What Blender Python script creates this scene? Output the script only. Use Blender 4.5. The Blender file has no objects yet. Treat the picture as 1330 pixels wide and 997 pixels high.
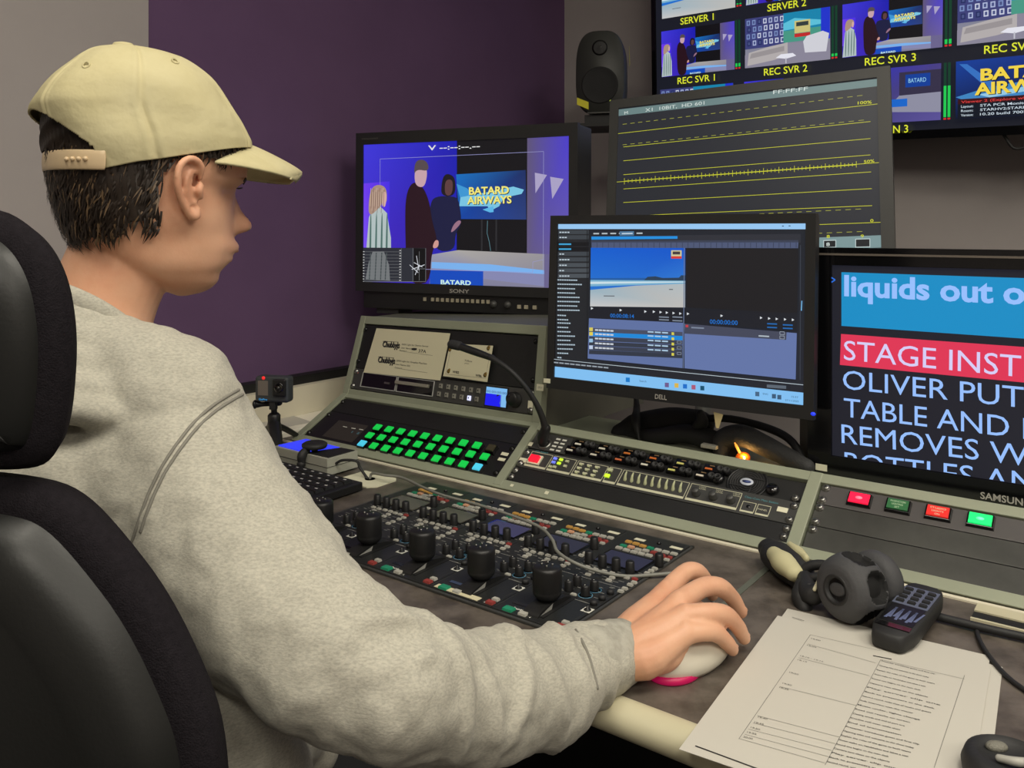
import bpy, bmesh, math, random
import numpy as np
from mathutils import Vector, Matrix
random.seed(7)
# ------------------------------------------------------------------ camera, world, lights, exposure
S = bpy.context.scene
COL = bpy.context.collection
CAMZ = 1.20          # eye height of the camera
FOC = 1120.0         # focal length for a 1330 px wide frame
DZ = 0.76            # desk top height
cam_d = bpy.data.cameras.new('camera'); cam = bpy.data.objects.new('camera', cam_d); COL.objects.link(cam)
cam.location = (0, 0, CAMZ); cam.rotation_euler = (math.pi/2, 0, 0)
cam_d.sensor_width = 36; cam_d.lens = 36*FOC/1330; cam_d.shift_y = (297-498.5)/1330
cam_d.clip_start = 0.02
S.camera = cam
S.view_settings.view_transform = 'Standard'; S.view_settings.look = 'None'
S.view_settings.gamma = 1; S.view_settings.use_curve_mapping = False
S.view_settings.exposure = 0.0
W0 = bpy.data.worlds.new('room_air'); S.world = W0; W0.use_nodes = True
W0.node_tree.nodes['Background'].inputs[0].default_value = (1, .96, .9, 1)
W0.node_tree.nodes['Background'].inputs[1].default_value = 0.24

YAW = math.radians(37.25)
U = (math.cos(YAW), -math.sin(YAW)); V = (math.sin(YAW), math.cos(YAW))
P0 = (-0.03813509, 1.47280335)
def C(s, t, z):      # console frame: s along the console, t away from the operator, z above the desk top
    return Vector((P0[0]+s*U[0]+t*V[0], P0[1]+s*U[1]+t*V[1], DZ+z))
def lamp(loc, size, power, col, target=None, sy=None):
    l = bpy.data.lights.new('ceiling_lamp_light', 'AREA'); l.energy = power; l.color = col; l.size = size
    l.shape = 'RECTANGLE'; l.size_y = sy or size
    o = bpy.data.objects.new('ceiling_lamp_light', l); COL.objects.link(o); o.location = loc
    if target is not None:
        d = Vector(target)-Vector(loc); o.rotation_euler = d.to_track_quat('-Z', 'Y').to_euler()
    return o
WARM = (1.0, .94, .82)
LAMPS = [((.60, .30, 2.58), .6, .6, 14), ((-.45, .1, 2.58), .6, .6, 11), ((1.5, .3, 2.58), .6, .6, 9), ((.1, -1.2, 2.58), .6, .6, 19), ((1.5, -1.2, 2.58), .6, .6, 19)]  # the last two, unseen behind the camera, are added as soft fill
for (lx, ly, lz), sx, sy_, pw in LAMPS:
    lamp((lx, ly, lz-.03), sx, pw, WARM, None, sy_)

# ------------------------------------------------------------------ materials
def lin(c):
    return tuple(((x/255)/12.92 if x/255 <= .04045 else ((x/255+.055)/1.055)**2.4) for x in c)
_m = {}
def mat(name, rgb, rough=.5, metal=0, emit=0, noise=0, nscale=60, bump=0, bscale=200, spec=.5, rgb2=None, coat=0, trans=0, alpha=1, sheen=0, bdist=.002, stretch=None, erase=None, sss=0):
    if name in _m: return _m[name]
    m = bpy.data.materials.new(name); _m[name] = m; m.use_nodes = True
    nt = m.node_tree; b = nt.nodes['Principled BSDF']
    c = (*lin(rgb), 1)
    b.inputs['Base Color'].default_value = c
    b.inputs['Roughness'].default_value = rough; b.inputs['Metallic'].default_value = metal
    b.inputs['Specular IOR Level'].default_value = spec
    b.inputs['Coat Weight'].default_value = coat; b.inputs['Coat Roughness'].default_value = .08
    b.inputs['Transmission Weight'].default_value = trans
    b.inputs['Sheen Weight'].default_value = sheen
    if sss:
        b.inputs['Subsurface Weight'].default_value = sss; b.inputs['Subsurface Radius'].default_value = (.012, .005, .003)
        b.inputs['Subsurface Scale'].default_value = .6
    if emit:
        b.inputs['Emission Color'].default_value = c; b.inputs['Emission Strength'].default_value = emit
    tc = nt.nodes.new('ShaderNodeTexCoord'); src = tc.outputs['Object']
    if stretch:
        mp = nt.nodes.new('ShaderNodeMapping'); mp.inputs['Scale'].default_value = stretch
        nt.links.new(src, mp.inputs[0]); src = mp.outputs[0]
    if noise:
        n = nt.nodes.new('ShaderNodeTexNoise'); n.inputs['Scale'].default_value = nscale; n.inputs['Detail'].default_value = 6
        n.inputs['Roughness'].default_value = .6
        nt.links.new(src, n.inputs['Vector'])
        r = nt.nodes.new('ShaderNodeValToRGB')
        c2 = lin(rgb2) if rgb2 else tuple(x*(1-noise) for x in c[:3])
        r.color_ramp.elements[0].color = (*c2, 1); r.color_ramp.elements[1].color = c
        r.color_ramp.elements[0].position = .35; r.color_ramp.elements[1].position = .62
        nt.links.new(n.outputs[0], r.inputs[0]); nt.links.new(r.outputs[0], b.inputs['Base Color'])
    if bump:
        n = nt.nodes.new('ShaderNodeTexNoise'); n.inputs['Scale'].default_value = bscale; n.inputs['Detail'].default_value = 4
        nt.links.new(src, n.inputs['Vector'])
        bp = nt.nodes.new('ShaderNodeBump'); bp.inputs['Strength'].default_value = bump; bp.inputs['Distance'].default_value = bdist
        nt.links.new(n.outputs[0], bp.inputs['Height']); nt.links.new(bp.outputs[0], b.inputs['Normal'])
    return m
def vmat():          # a lit display: the picture it shows is held per corner
    if 'display_picture' in _m: return _m['display_picture']
    m = bpy.data.materials.new('display_picture'); _m['display_picture'] = m; m.use_nodes = True
    nt = m.node_tree; b = nt.nodes['Principled BSDF']
    a = nt.nodes.new('ShaderNodeAttribute'); a.attribute_name = 'Col'
    b.inputs['Base Color'].default_value = (.01, .01, .012, 1); b.inputs['Roughness'].default_value = .35
    b.inputs['Specular IOR Level'].default_value = .3
    nt.links.new(a.outputs['Color'], b.inputs['Emission Color']); b.inputs['Emission Strength'].default_value = 1
    return m
M = dict(
 rail=mat('olive_grey_paint', (150, 155, 134), .42, .0, noise=.1, nscale=8, bump=.05, bscale=300),
 black=mat('black_plastic', (26, 26, 27), .42, bump=.06, bscale=500),
 blackm=mat('matt_black_metal', (27, 27, 27), .55, .0, noise=.3, nscale=14, bump=.12, bscale=300),
 rackgrey=mat('dark_grey_metal', (70, 70, 68), .45, .2, noise=.12, nscale=10),
 steel=mat('steel_screw', (150, 150, 145), .28, .9),
 screwb=mat('black_screw', (40, 40, 40), .25, .6),
 desk=mat('brown_stone_laminate', (104, 96, 88), .45, noise=.5, nscale=26, rgb2=(70, 63, 56), bump=.12, bscale=45),
 cream=mat('cream_lip', (205, 198, 168), .35, noise=.08, nscale=6),
 paper=mat('white_paper', (196, 192, 182), .8),
 paper2=mat('cream_paper', (218, 212, 180), .8),
 ink=mat('black_ink', (40, 38, 38), .8),
 inkg=mat('grey_ink', (120, 118, 112), .8),
 white=mat('white_print', (215, 215, 205), .6),
 labelw=mat('label_strip', (225, 222, 195), .6),
 purple=mat('purple_fabric_wall', (104, 80, 112), .95, noise=.08, nscale=5, bump=.15, bscale=350, spec=.1),
 wall=mat('grey_wall', (172, 165, 163), .9, noise=.05, nscale=4, bump=.1, bscale=260, spec=.15),
 bezel=mat('monitor_bezel', (36, 36, 37), .38, bump=.05, bscale=700),
 glossb=mat('gloss_black', (12, 12, 14), .12, coat=.4),
 glass=mat('dark_display_glass', (14, 15, 19), .16, spec=.6),
 rubber=mat('black_rubber', (34, 34, 35), .6, bump=.1, bscale=300),
 padding=mat('black_foam', (38, 38, 40), .85, bump=.3, bscale=350),
)

# ------------------------------------------------------------------ mesh builder
def idf(x, y, z): return Vector((x, y, z))
_off = {}
class MB:
    def __init__(s, xf=idf):
        s.v = []; s.f = []; s.m = []; s.sm = []; s.mats = []; s.col = {}; s.xf = xf
    def mi(s, m):
        if isinstance(m, str): m = M[m]
        if m not in s.mats: s.mats.append(m)
        return s.mats.index(m)
    def add(s, vs, fs, m, smooth=False, raw=False, cols=None):
        o = len(s.v); k = s.mi(m)
        s.v += [tuple(p) if raw else tuple(s.xf(*p)) for p in vs]
        for i, f in enumerate(fs):
            if cols is not None: s.col[len(s.f)] = cols[i]
            s.f.append([o+j for j in f]); s.m.append(k); s.sm.append(smooth)
        return s
    def box(s, a, b, m, taper=0):
        if getattr(s.xf, 'tw', False) and b[0]-a[0] > .08 and not taper:      # follow the slight warp of the rack faces
            nx = max(2, int((b[0]-a[0])/.03)); ny = 1 if b[1]-a[1] < .02 else 3; vs = []; fs = []
            for z in (a[2], b[2]):
                for j in range(ny+1):
                    for i in range(nx+1): vs.append((a[0]+(b[0]-a[0])*i/nx, a[1]+(b[1]-a[1])*j/ny, z))
            m1 = (nx+1)*(ny+1); g = lambda i, j, l: l*m1+j*(nx+1)+i
            for j in range(ny):
                for i in range(nx): fs += [(g(i, j, 0), g(i, j+1, 0), g(i+1, j+1, 0), g(i+1, j, 0)), (g(i, j, 1), g(i+1, j, 1), g(i+1, j+1, 1), g(i, j+1, 1))]
            for i in range(nx): fs += [(g(i, 0, 0), g(i+1, 0, 0), g(i+1, 0, 1), g(i, 0, 1)), (g(i+1, ny, 0), g(i, ny, 0), g(i, ny, 1), g(i+1, ny, 1))]
            for j in range(ny): fs += [(g(0, j+1, 0), g(0, j, 0), g(0, j, 1), g(0, j+1, 1)), (g(nx, j, 0), g(nx, j+1, 0), g(nx, j+1, 1), g(nx, j, 1))]
            return s.add(vs, fs, m)
        (x0, y0, z0), (x1, y1, z1) = a, b; t = taper
        vs = [(x0, y0, z0), (x1, y0, z0), (x1, y1, z0), (x0, y1, z0), (x0+t, y0+t, z1), (x1-t, y0+t, z1), (x1-t, y1-t, z1), (x0+t, y1-t, z1)]
        return s.add(vs, [(3, 2, 1, 0), (4, 5, 6, 7), (0, 1, 5, 4), (1, 2, 6, 5), (2, 3, 7, 6), (3, 0, 4, 7)], m)
    def cbox(s, c, h, m, taper=0):
        return s.box((c[0]-h[0], c[1]-h[1], c[2]-h[2]), (c[0]+h[0], c[1]+h[1], c[2]+h[2]), m, taper)
    def prism(s, pts, z0, z1, m, smooth=False):   # outline in the local x,y plane
        n = len(pts)
        vs = [(x, y, z0) for x, y in pts]+[(x, y, z1) for x, y in pts]
        fs = [tuple(range(n))[::-1], tuple(range(n, 2*n))]
        s.add(vs, fs, m)
        return s.add(vs, [(i, (i+1) % n, n+(i+1) % n, n+i) for i in range(n)], m, smooth)
    def lathe(s, c, prof, m, axis=2, n=20, smooth=True, squash=(1, 1)):  # prof: (radius, height)
        vs = []; fs = []
        for r, h in prof:
            for i in range(n):
                a = 2*math.pi*i/n; x, y = r*math.cos(a)*squash[0], r*math.sin(a)*squash[1]
                p = [(h, x, y), (y, h, x), (x, y, h)][axis]
                vs.append((c[0]+p[0], c[1]+p[1], c[2]+p[2]))
        for k in range(len(prof)-1):
            for i in range(n):
                j = (i+1) % n; fs.append((k*n+i, k*n+j, (k+1)*n+j, (k+1)*n+i))
        caps = []
        if prof[0][0] > 1e-6: caps.append(tuple(range(n))[::-1])
        if prof[-1][0] > 1e-6: caps.append(tuple(range((len(prof)-1)*n, len(prof)*n)))
        s.add(vs, fs, m, smooth)
        if caps:
            o = len(s.v)-len(vs); k = s.mi(m)
            for f in caps: s.f.append([o+j for j in f]); s.m.append(k); s.sm.append(False)
        return s
    def tube(s, pts, rad, m, n=12, sub=4, flat=None, raw=True, closed=False, caps=True):
        """swept tube through pts; rad a number or list of r or (rx, ry); flat = up vector for rx/ry"""
        P = [Vector(p) if raw else s.xf(*p) for p in pts]
        R = [(r, r) if not isinstance(r, (tuple, list)) else tuple(r) for r in (rad if isinstance(rad, list) else [rad]*len(P))]
        Q = []; RR = []
        L = len(P)
        for i in range(L-1 if not closed else L):
            p0 = P[i-1] if (i > 0 or closed) else P[0]*2-P[1]; p1 = P[i]; p2 = P[(i+1) % L]
            p3 = P[(i+2) % L] if (i+2 < L or closed) else P[-1]*2-P[-2]
            for k in range(sub):
                t = k/sub
                q = .5*((2*p1)+(p2-p0)*t+(2*p0-5*p1+4*p2-p3)*t*t+(3*p1-p0-3*p2+p3)*t**3)
                Q.append(q); a, b = R[i], R[(i+1) % L]; w = t*t*(3-2*t)
                RR.append((a[0]+(b[0]-a[0])*w, a[1]+(b[1]-a[1])*w))
        if not closed: Q.append(P[-1]); RR.append(R[-1])
        N = len(Q); T = []
        for i in range(N):
            a = Q[(i-1) % N] if (i > 0 or closed) else Q[0]; b = Q[(i+1) % N] if (i < N-1 or closed) else Q[-1]
            d = b-a; T.append(d.normalized() if d.length > 1e-9 else Vector((0, 0, 1)))
        up = Vector(flat) if flat is not None else (Vector((0, 0, 1)) if abs(T[0].z) < .9 else Vector((1, 0, 0)))
        vs = []
        nr = []
        if not closed and caps:   # rounded ends
            for k in (0, 1, 2):
                a = math.radians([8, 35, 65][k]); nr.append((Q[0]-T[0]*min(RR[0])*math.cos(a), T[0], (RR[0][0]*math.sin(a), RR[0][1]*math.sin(a))))
        for i in range(N): nr.append((Q[i], T[i], RR[i]))
        if not closed and caps:
            for k in (2, 1, 0):
                a = math.radians([8, 35, 65][k]); nr.append((Q[-1]+T[-1]*min(RR[-1])*math.cos(a), T[-1], (RR[-1][0]*math.sin(a), RR[-1][1]*math.sin(a))))
        for q, t, r in nr:
            x = t.cross(up)
            if x.length < 1e-4: x = t.cross(Vector((0, 1, 0)))
            x.normalize(); y = x.cross(t).normalized()
            if flat is None: up = y
            for i in range(n):
                a = 2*math.pi*i/n; vs.append(q+x*(r[0]*math.cos(a))+y*(r[1]*math.sin(a)))
        K = len(nr); fs = []
        for k in range(K-1 if not closed else K):
            for i in range(n):
                j = (i+1) % n; k2 = (k+1) % K
                fs.append((k*n+i, k*n+j, k2*n+j, k2*n+i))
        if not closed: fs += [tuple(range(n))[::-1], tuple(range((K-1)*n, K*n))]
        return s.add(vs, fs, m, True, raw=True)
    def ball(s, c, r, m, n=14, raw=False):
        rx, ry, rz = r if isinstance(r, tuple) else (r, r, r)
        vs = []; fs = []; h = n//2
        for k in range(h+1):
            p = math.pi*(k+.02 if k == 0 else k-.02 if k == h else k)/h
            for i in range(n):
                a = 2*math.pi*i/n; vs.append((c[0]+rx*math.sin(p)*math.cos(a), c[1]+ry*math.sin(p)*math.sin(a), c[2]-rz*math.cos(p)))
        for k in range(h):
            for i in range(n): fs.append((k*n+i, k*n+(i+1) % n, (k+1)*n+(i+1) % n, (k+1)*n+i))
        fs += [tuple(range(n))[::-1], tuple(range(h*n, (h+1)*n))]
        return s.add(vs, fs, m, True, raw)
    def text(s, txt, L, wid, hgt, m, ang=0, z=0, bold=0, bend=0, spacing=1):
        """txt with its baseline starting at L=(x,y) local, fitted to width wid, cap height hgt"""
        vs, fs, (w, h) = glyphs(txt, bold, bend, spacing)
        if w == 0: return s
        if wid is None: sx = hgt/h
        else: sx = wid/w
        sy = hgt/h; ca, sa = math.cos(ang), math.sin(ang)
        s.add([(L[0]+(x*sx)*ca-(y*sy)*sa, L[1]+(x*sx)*sa+(y*sy)*ca, z) for x, y in vs], fs, m)
        return s
    def build(s, name, parent=None, bevel=0, seg=2, mods=None, label=None):
        me = bpy.data.meshes.new(name)
        o = bpy.data.objects.new(name, me); COL.objects.link(o)
        if parent is not None:
            off = _off[parent.name]; o.parent = parent
        elif s.v:
            A = np.array(s.v); off = Vector(((A[:, 0].min()+A[:, 0].max())/2, (A[:, 1].min()+A[:, 1].max())/2, A[:, 2].min())); o.location = off
        else: off = Vector((0, 0, 0))
        _off[o.name] = off
        me.from_pydata([(x-off[0], y-off[1], z-off[2]) for x, y, z in s.v], [], s.f)
        for m in s.mats: me.materials.append(m)
        me.polygons.foreach_set('material_index', s.m); me.polygons.foreach_set('use_smooth', s.sm)
        if s.col:
            ca = me.color_attributes.new('Col', 'FLOAT_COLOR', 'CORNER')
            for p in me.polygons:
                c = s.col.get(p.index, (0, 0, 0))
                for k, li in enumerate(p.loop_indices):
                    cc = c[k % len(c)] if isinstance(c[0], (tuple, list)) else c
                    ca.data[li].color = (*cc, 1)
        me.update()
        if not s.col:
            bm = bmesh.new(); bm.from_mesh(me); bmesh.ops.recalc_face_normals(bm, faces=bm.faces); bm.to_mesh(me); bm.free()
        if bevel:
            b = o.modifiers.new('bevel', 'BEVEL'); b.width = bevel; b.segments = seg; b.limit_method = 'ANGLE'; b.angle_limit = math.radians(40)
        if mods:
            for md in mods: md(o)
        if label: o['label'] = label
        return o
_g = {}
def glyphs(txt, bold=0, bend=0, spacing=1):
    k = (txt, bold, spacing)
    if k in _g: return _g[k]
    cu = bpy.data.curves.new('lettering', 'FONT'); cu.body = txt; cu.offset = bold; cu.resolution_u = 3; cu.space_character = spacing
    cu.fill_mode = 'FRONT' if hasattr(cu, 'fill_mode') else cu.fill_mode
    ob = bpy.data.objects.new('lettering', cu); COL.objects.link(ob)
    dg = bpy.context.evaluated_depsgraph_get(); dg.update()
    me = bpy.data.meshes.new_from_object(ob.evaluated_get(dg))
    vs = [(v.co.x, v.co.y) for v in me.vertices]; fs = [tuple(p.vertices) for p in me.polygons]
    bpy.data.objects.remove(ob); bpy.data.curves.remove(cu); bpy.data.meshes.remove(me)
    if vs:
        x0 = min(v[0] for v in vs); x1 = max(v[0] for v in vs); vs = [(x-x0, y) for x, y in vs]; w = x1-x0
    else: w = 0
    _g[k] = (vs, fs, (w, .73)); return _g[k]
def thing(name, loc, label, cat, group=None):
    o = bpy.data.objects.new(name, None); COL.objects.link(o); o.location = loc; o.empty_display_size = .05
    _off[o.name] = Vector(loc)
    return tag(o, label, cat, group)
def tag(o, label, cat, group=None, kind=None):
    o['label'] = label; o['category'] = cat
    if group: o['group'] = group
    if kind: o['kind'] = kind
    return o
def struct(o): o['kind'] = 'structure'; return o
def T(name, mb, label, cat, group=None, parent=None, **k):
    return tag(mb.build(name, None, **k), label, cat, group)
def ray(px, py, D): return Vector(((px-665)/FOC*D, D, CAMZ-(py-297)/FOC*D))
def desk(px, py, h=0):          # the point at height h over the desk seen at this place
    D = (CAMZ-DZ-h)*FOC/(py-297); return ray(px, py, D)
def dst(px, py, h=0):
    p = desk(px, py, h); r = (p.x-P0[0], p.y-P0[1]); return r[0]*U[0]+r[1]*U[1], r[0]*V[0]+r[1]*V[1]
def chaikin(p, it=2):
    for _ in range(it):
        r = []
        for i in range(len(p)):
            a, b = p[i], p[(i+1) % len(p)]; r += [(a[0]*.75+b[0]*.25, a[1]*.75+b[1]*.25), (a[0]*.25+b[0]*.75, a[1]*.25+b[1]*.75)]
        p = r
    return p
class Frame:
    """a flat face with its own axes a (right), b (up the face), n (out of it)"""
    def __init__(s, P): s.P = P
    def __call__(s, a, b, n=0): return s.P(a, b, n)
    def inv(s, px, py):
        a, b = .01, .01
        def pr(a, b):
            w = s.P(a, b, 0); return 665+FOC*w.x/w.y, 297+FOC*(CAMZ-w.z)/w.y
        for _ in range(12):
            x, y = pr(a, b); e = 1e-5; xa, ya = pr(a+e, b); xb, yb = pr(a, b+e)
            J = ((xa-x)/e, (xb-x)/e, (ya-y)/e, (yb-y)/e); d = J[0]*J[3]-J[1]*J[2]
            rx, ry = px-x, py-y
            a += (J[3]*rx-J[1]*ry)/d; b += (-J[2]*rx+J[0]*ry)/d
        return a, b
def rigid(O, yaw, tilt, roll):      # degrees
    Rm = Matrix.Rotation(math.radians(yaw), 3, 'Z') @ Matrix.Rotation(math.radians(tilt), 3, 'X') @ Matrix.Rotation(math.radians(roll), 3, 'Y')
    O = Vector(O)
    return Frame(lambda a, b, n=0: O+Rm @ Vector((a, -n, b)))
def panel(BL, BR, TL, TR, W, H):    # a rack face between two side profiles
    BL, BR, TL, TR = map(Vector, (BL, BR, TL, TR))
    N = ((BR-BL).cross(TL-BL)).normalized()
    def P(a, b, n=0):
        x, y = a/W, b/H
        return BL*(1-x)*(1-y)+BR*x*(1-y)+TL*(1-x)*y+TR*x*y+N*n
    f_ = Frame(P); f_.tw = True
    return f_
class Canvas:
    """the picture on a display, in layers a hair apart"""
    def __init__(s, fr, crop=(0, 0, 1), n0=.0004, m=None):
        s.fr = fr; s.c = crop; s.mb = MB(fr); s.k = 0; s.n0 = n0; s.m = m
    def at(s, x, y): return s.fr.inv(s.c[0]+x*s.c[2], s.c[1]+y*s.c[2])
    def z(s): s.k += 1; return s.n0+s.k*.00003
    def poly(s, pts, col, loc=False):
        """pts in picture coordinates; col one colour or one per corner"""
        q = pts if loc else [s.at(*p) for p in pts]; z = s.z()
        cc = [lin(c) for c in col] if isinstance(col[0], (tuple, list)) else lin(col)
        s.mb.add([(a, b, z) for a, b in q], [tuple(range(len(q)))], s.m or vmat(), cols=[cc])
    def grad(s, x0, y0, x1, y1, ctl, ctr, cbr, cbl, n=6):    # local rect with smooth corner colours
        z = s.z(); L = [lin(c) for c in (ctl, ctr, cbr, cbl)]
        def cc(u, v): return tuple(L[0][i]*(1-u)*(1-v)+L[1][i]*u*(1-v)+L[2][i]*u*v+L[3][i]*(1-u)*v for i in range(3))
        for i in range(n):
            for j in range(n):
                u0, u1, v0, v1 = i/n, (i+1)/n, j/n, (j+1)/n
                f = lambda u, v: (x0+(x1-x0)*u, y0+(y1-y0)*v, z)
                s.mb.add([f(u0, v0), f(u1, v0), f(u1, v1), f(u0, v1)], [(0, 1, 2, 3)], s.m or vmat(), cols=[[cc(u0, v0), cc(u1, v0), cc(u1, v1), cc(u0, v1)]])
    def rect(s, x0, y0, x1, y1, col, loc=False): s.poly([(x0, y0), (x1, y0), (x1, y1), (x0, y1)], col, loc)
    def line(s, p, q, col, w=.0008, loc=False, dash=None):
        a = p if loc else s.at(*p); b = q if loc else s.at(*q); d = Vector((b[0]-a[0], b[1]-a[1])); L = d.length
        if L < 1e-7: return
        d /= L; nn = Vector((-d.y, d.x))*w/2
        segs = [(0, L)] if not dash else [(k*dash[0], k*dash[0]+dash[1]) for k in range(int(L/dash[0]))]
        z = s.z()
        for t0, t1 in segs:
            A = Vector(a)+d*t0; B = Vector(a)+d*t1
            s.mb.add([(*(A-nn), z), (*(B-nn), z), (*(B+nn), z), (*(A+nn), z)], [(0, 1, 2, 3)], s.m or vmat(), cols=[lin(col)])
    def text(s, t, p, q, hpx, col, bold=0, loc=False, h=None, spacing=1):
        """baseline from p to q (q None keeps the natural width), hpx cap height in picture units"""
        a = p if loc else s.at(*p)
        if h is None: u = s.at(p[0], p[1]-hpx); h = math.hypot(u[0]-a[0], u[1]-a[1])
        wid = None; ang = 0
        if q is not None:
            b = q if loc else s.at(*q); wid = math.hypot(b[0]-a[0], b[1]-a[1]); ang = math.atan2(b[1]-a[1], b[0]-a[0])
        vs, fs, (w, hh) = glyphs(t, bold, 0, spacing)
        if not w: return
        sx = (wid/w) if wid else h/hh; sy = h/hh; ca, sa = math.cos(ang), math.sin(ang); z = s.z()
        s.mb.add([(a[0]+x*sx*ca-y*sy*sa, a[1]+x*sx*sa+y*sy*ca, z) for x, y in vs], fs, s.m or vmat(), cols=[lin(col)]*len(fs))
def glow(name, rgb, e): return mat(name, rgb, .4, emit=e)
# ------------------------------------------------------------------ the room
SW, TW = -0.716, 1.30        # left wall and back wall in the console frame
def wallbox(name, s0, s1, t0, t1, z0, z1, m):
    mb = MB(C); mb.box((s0, t0, z0), (s1, t1, z1), m); return struct(mb.build(name))
FL = mat('grey_carpet', (70, 68, 68), .95, noise=.4, nscale=90, bump=.4, bscale=300)
CE = mat('white_ceiling_tile', (205, 203, 196), .9, noise=.08, nscale=40, bump=.1, bscale=120)
wallbox('floor', SW-.1, 3.6, -3.2, TW+.1, -DZ-.05, -DZ, FL)
wallbox('ceiling', SW-.1, 3.6, -3.2, TW+.1, 2.6-DZ, 2.65-DZ, CE)
# the left wall is dark purple towards the corner and grey nearer the door
GREY_T = -.21
wallbox('wall_left', SW-.1, SW, GREY_T, TW, -DZ, 2.6-DZ, M['purple'])
wallbox('wall_left_grey', SW-.1, SW+.004, -3.2, GREY_T, -DZ, 2.6-DZ, M['wall'])
wallbox('wall_back', SW-.1, 3.6, TW, TW+.1, -DZ, 2.6-DZ, M['wall'])
wallbox('wall_right', 3.5, 3.6, -3.2, TW, -DZ, 2.6-DZ, M['wall'])
wallbox('wall_rear', SW-.1, 3.6, -3.3, -3.2, -DZ, 2.6-DZ, M['wall'])
wallbox('trim_1', SW, SW+.03, -.75, TW, .078, .098, M['blackm'])          # black dado strip on the purple wall
cr = mat('cream_trunking', (222, 215, 192), .6)
wallbox('trim_2', SW, SW+.05, -.75, TW, .0125, .078, cr)
for (lx, ly, lz), sx, sy_, pw in LAMPS:
    t = thing('ceiling_light', (lx, ly, 2.6), 'square ceiling light panel '+('far behind the office chair' if ly < -1 and lx < 1 else 'behind the camera on the right' if ly < -1 else 'straight above the seated person' if lx < 0 else 'over the script sheets' if lx < 1 else 'right of the desk'), 'light', 'ceiling lights over the control room')
    mb = MB(); h = sx/2
    for a, b in (((-h-.02, -h-.02), (h+.02, -h)), ((-h-.02, h), (h+.02, h+.02)), ((-h-.02, -h), (-h, h)), ((h, -h), (h+.02, h))):
        mb.box((lx+a[0], ly+a[1], 2.578), (lx+b[0], ly+b[1], 2.6), 'white')
    mb.build('frame', t)
    MB().box((lx-h, ly-h, 2.585), (lx+h, ly+h, 2.598), glow('lamp_diffuser', (255, 246, 220), 2.0)).build('diffuser', t)

# white side worktop between the wall and the console
mb = MB(C); mb.box((SW+.002, -.75, -.03), (-.56, .55, 0.012), mat('white_worktop', (248, 243, 226), .5))
tag(mb.build('side_worktop', bevel=.003), 'cream white worktop strip between the purple wall and the grey console', 'worktop')
mb = MB(C); mb.prism([(-.70, -.02), (-.60, -.05), (-.585, .10), (-.69, .12)], .0125, .0135, 'paper')
tag(mb.build('loose_sheet'), 'loose white sheet lying on the cream side worktop', 'paper')

# ------------------------------------------------------------------ control desk
EDGE = -.448
t = thing('control_desk', C(.25, -.2, -DZ), 'brown stone-look control desk with rounded cream front edge', 'desk')
mb = MB(C); mb.box((-.56, EDGE, -.03), (1.25, .03, 0), 'desk'); mb.build('desktop', t)
mb = MB(C)
mb.tube([C(-.56, EDGE, -.014), C(.3, EDGE, -.014), C(1.25, EDGE, -.014)], [(.019, .016)]*3, 'cream', n=20, sub=2, flat=(0, 0, 1)); mb.build('front_edge', t, label='rounded cream front edge')
st_ = mat('grey_joint_strip', (112, 116, 104), .4, .3)
mb = MB(C); mb.box((.505, -.20, .0002), (.513, -.012, .0010), st_); mb.build('joint_strip', t, label='thin grey joint strip across the desktop')
mb = MB(C); mb.box((-.56, -.016, .0), (1.25, -.008, .0022), cr)
mb.build('rear_edge_strip', t, label='thin pale strip in front of the console')
mb = MB(C); mb.box((.745, -.040, .0), (1.25, -.017, .003), 'cream'); mb.box((.745, -.066, .0), (1.25, -.062, .003), 'cream'); mb.box((.745, -.062, .0), (1.25, -.040, .0012), 'blackm')
mb.build('cable_slot', t, label='black cable slot with cream lips')
for s_ in (-.50, 1.15):
    mb = MB(C); mb.box((s_, EDGE+.06, -DZ), (s_+.04, .0, -.03), 'rail'); mb.build('leg_panel', t)
# cream cable plate
P = [dst(438, 622), dst(480, 613), dst(517, 622), dst(514, 627), dst(482, 632.5), dst(470, 632)]
mb = MB(C); cx_ = sum(p[0] for p in P)/6; cy_ = sum(p[1] for p in P)/6
mb.prism([(-.236, -.134), (-.160, -.134), (-.148, -.122), (-.148, -.076), (-.158, -.066), (-.236, -.066)], .0003, .0022, 'labelw')
mb.lathe((-.190, -.098, .0022), [(.0001, .0004), (.010, .0004)], 'blackm')
tag(mb.build('cable_plate', bevel=.0006), 'cream cable outlet plate set in the desk behind the black keyboard', 'cable outlet')

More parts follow.
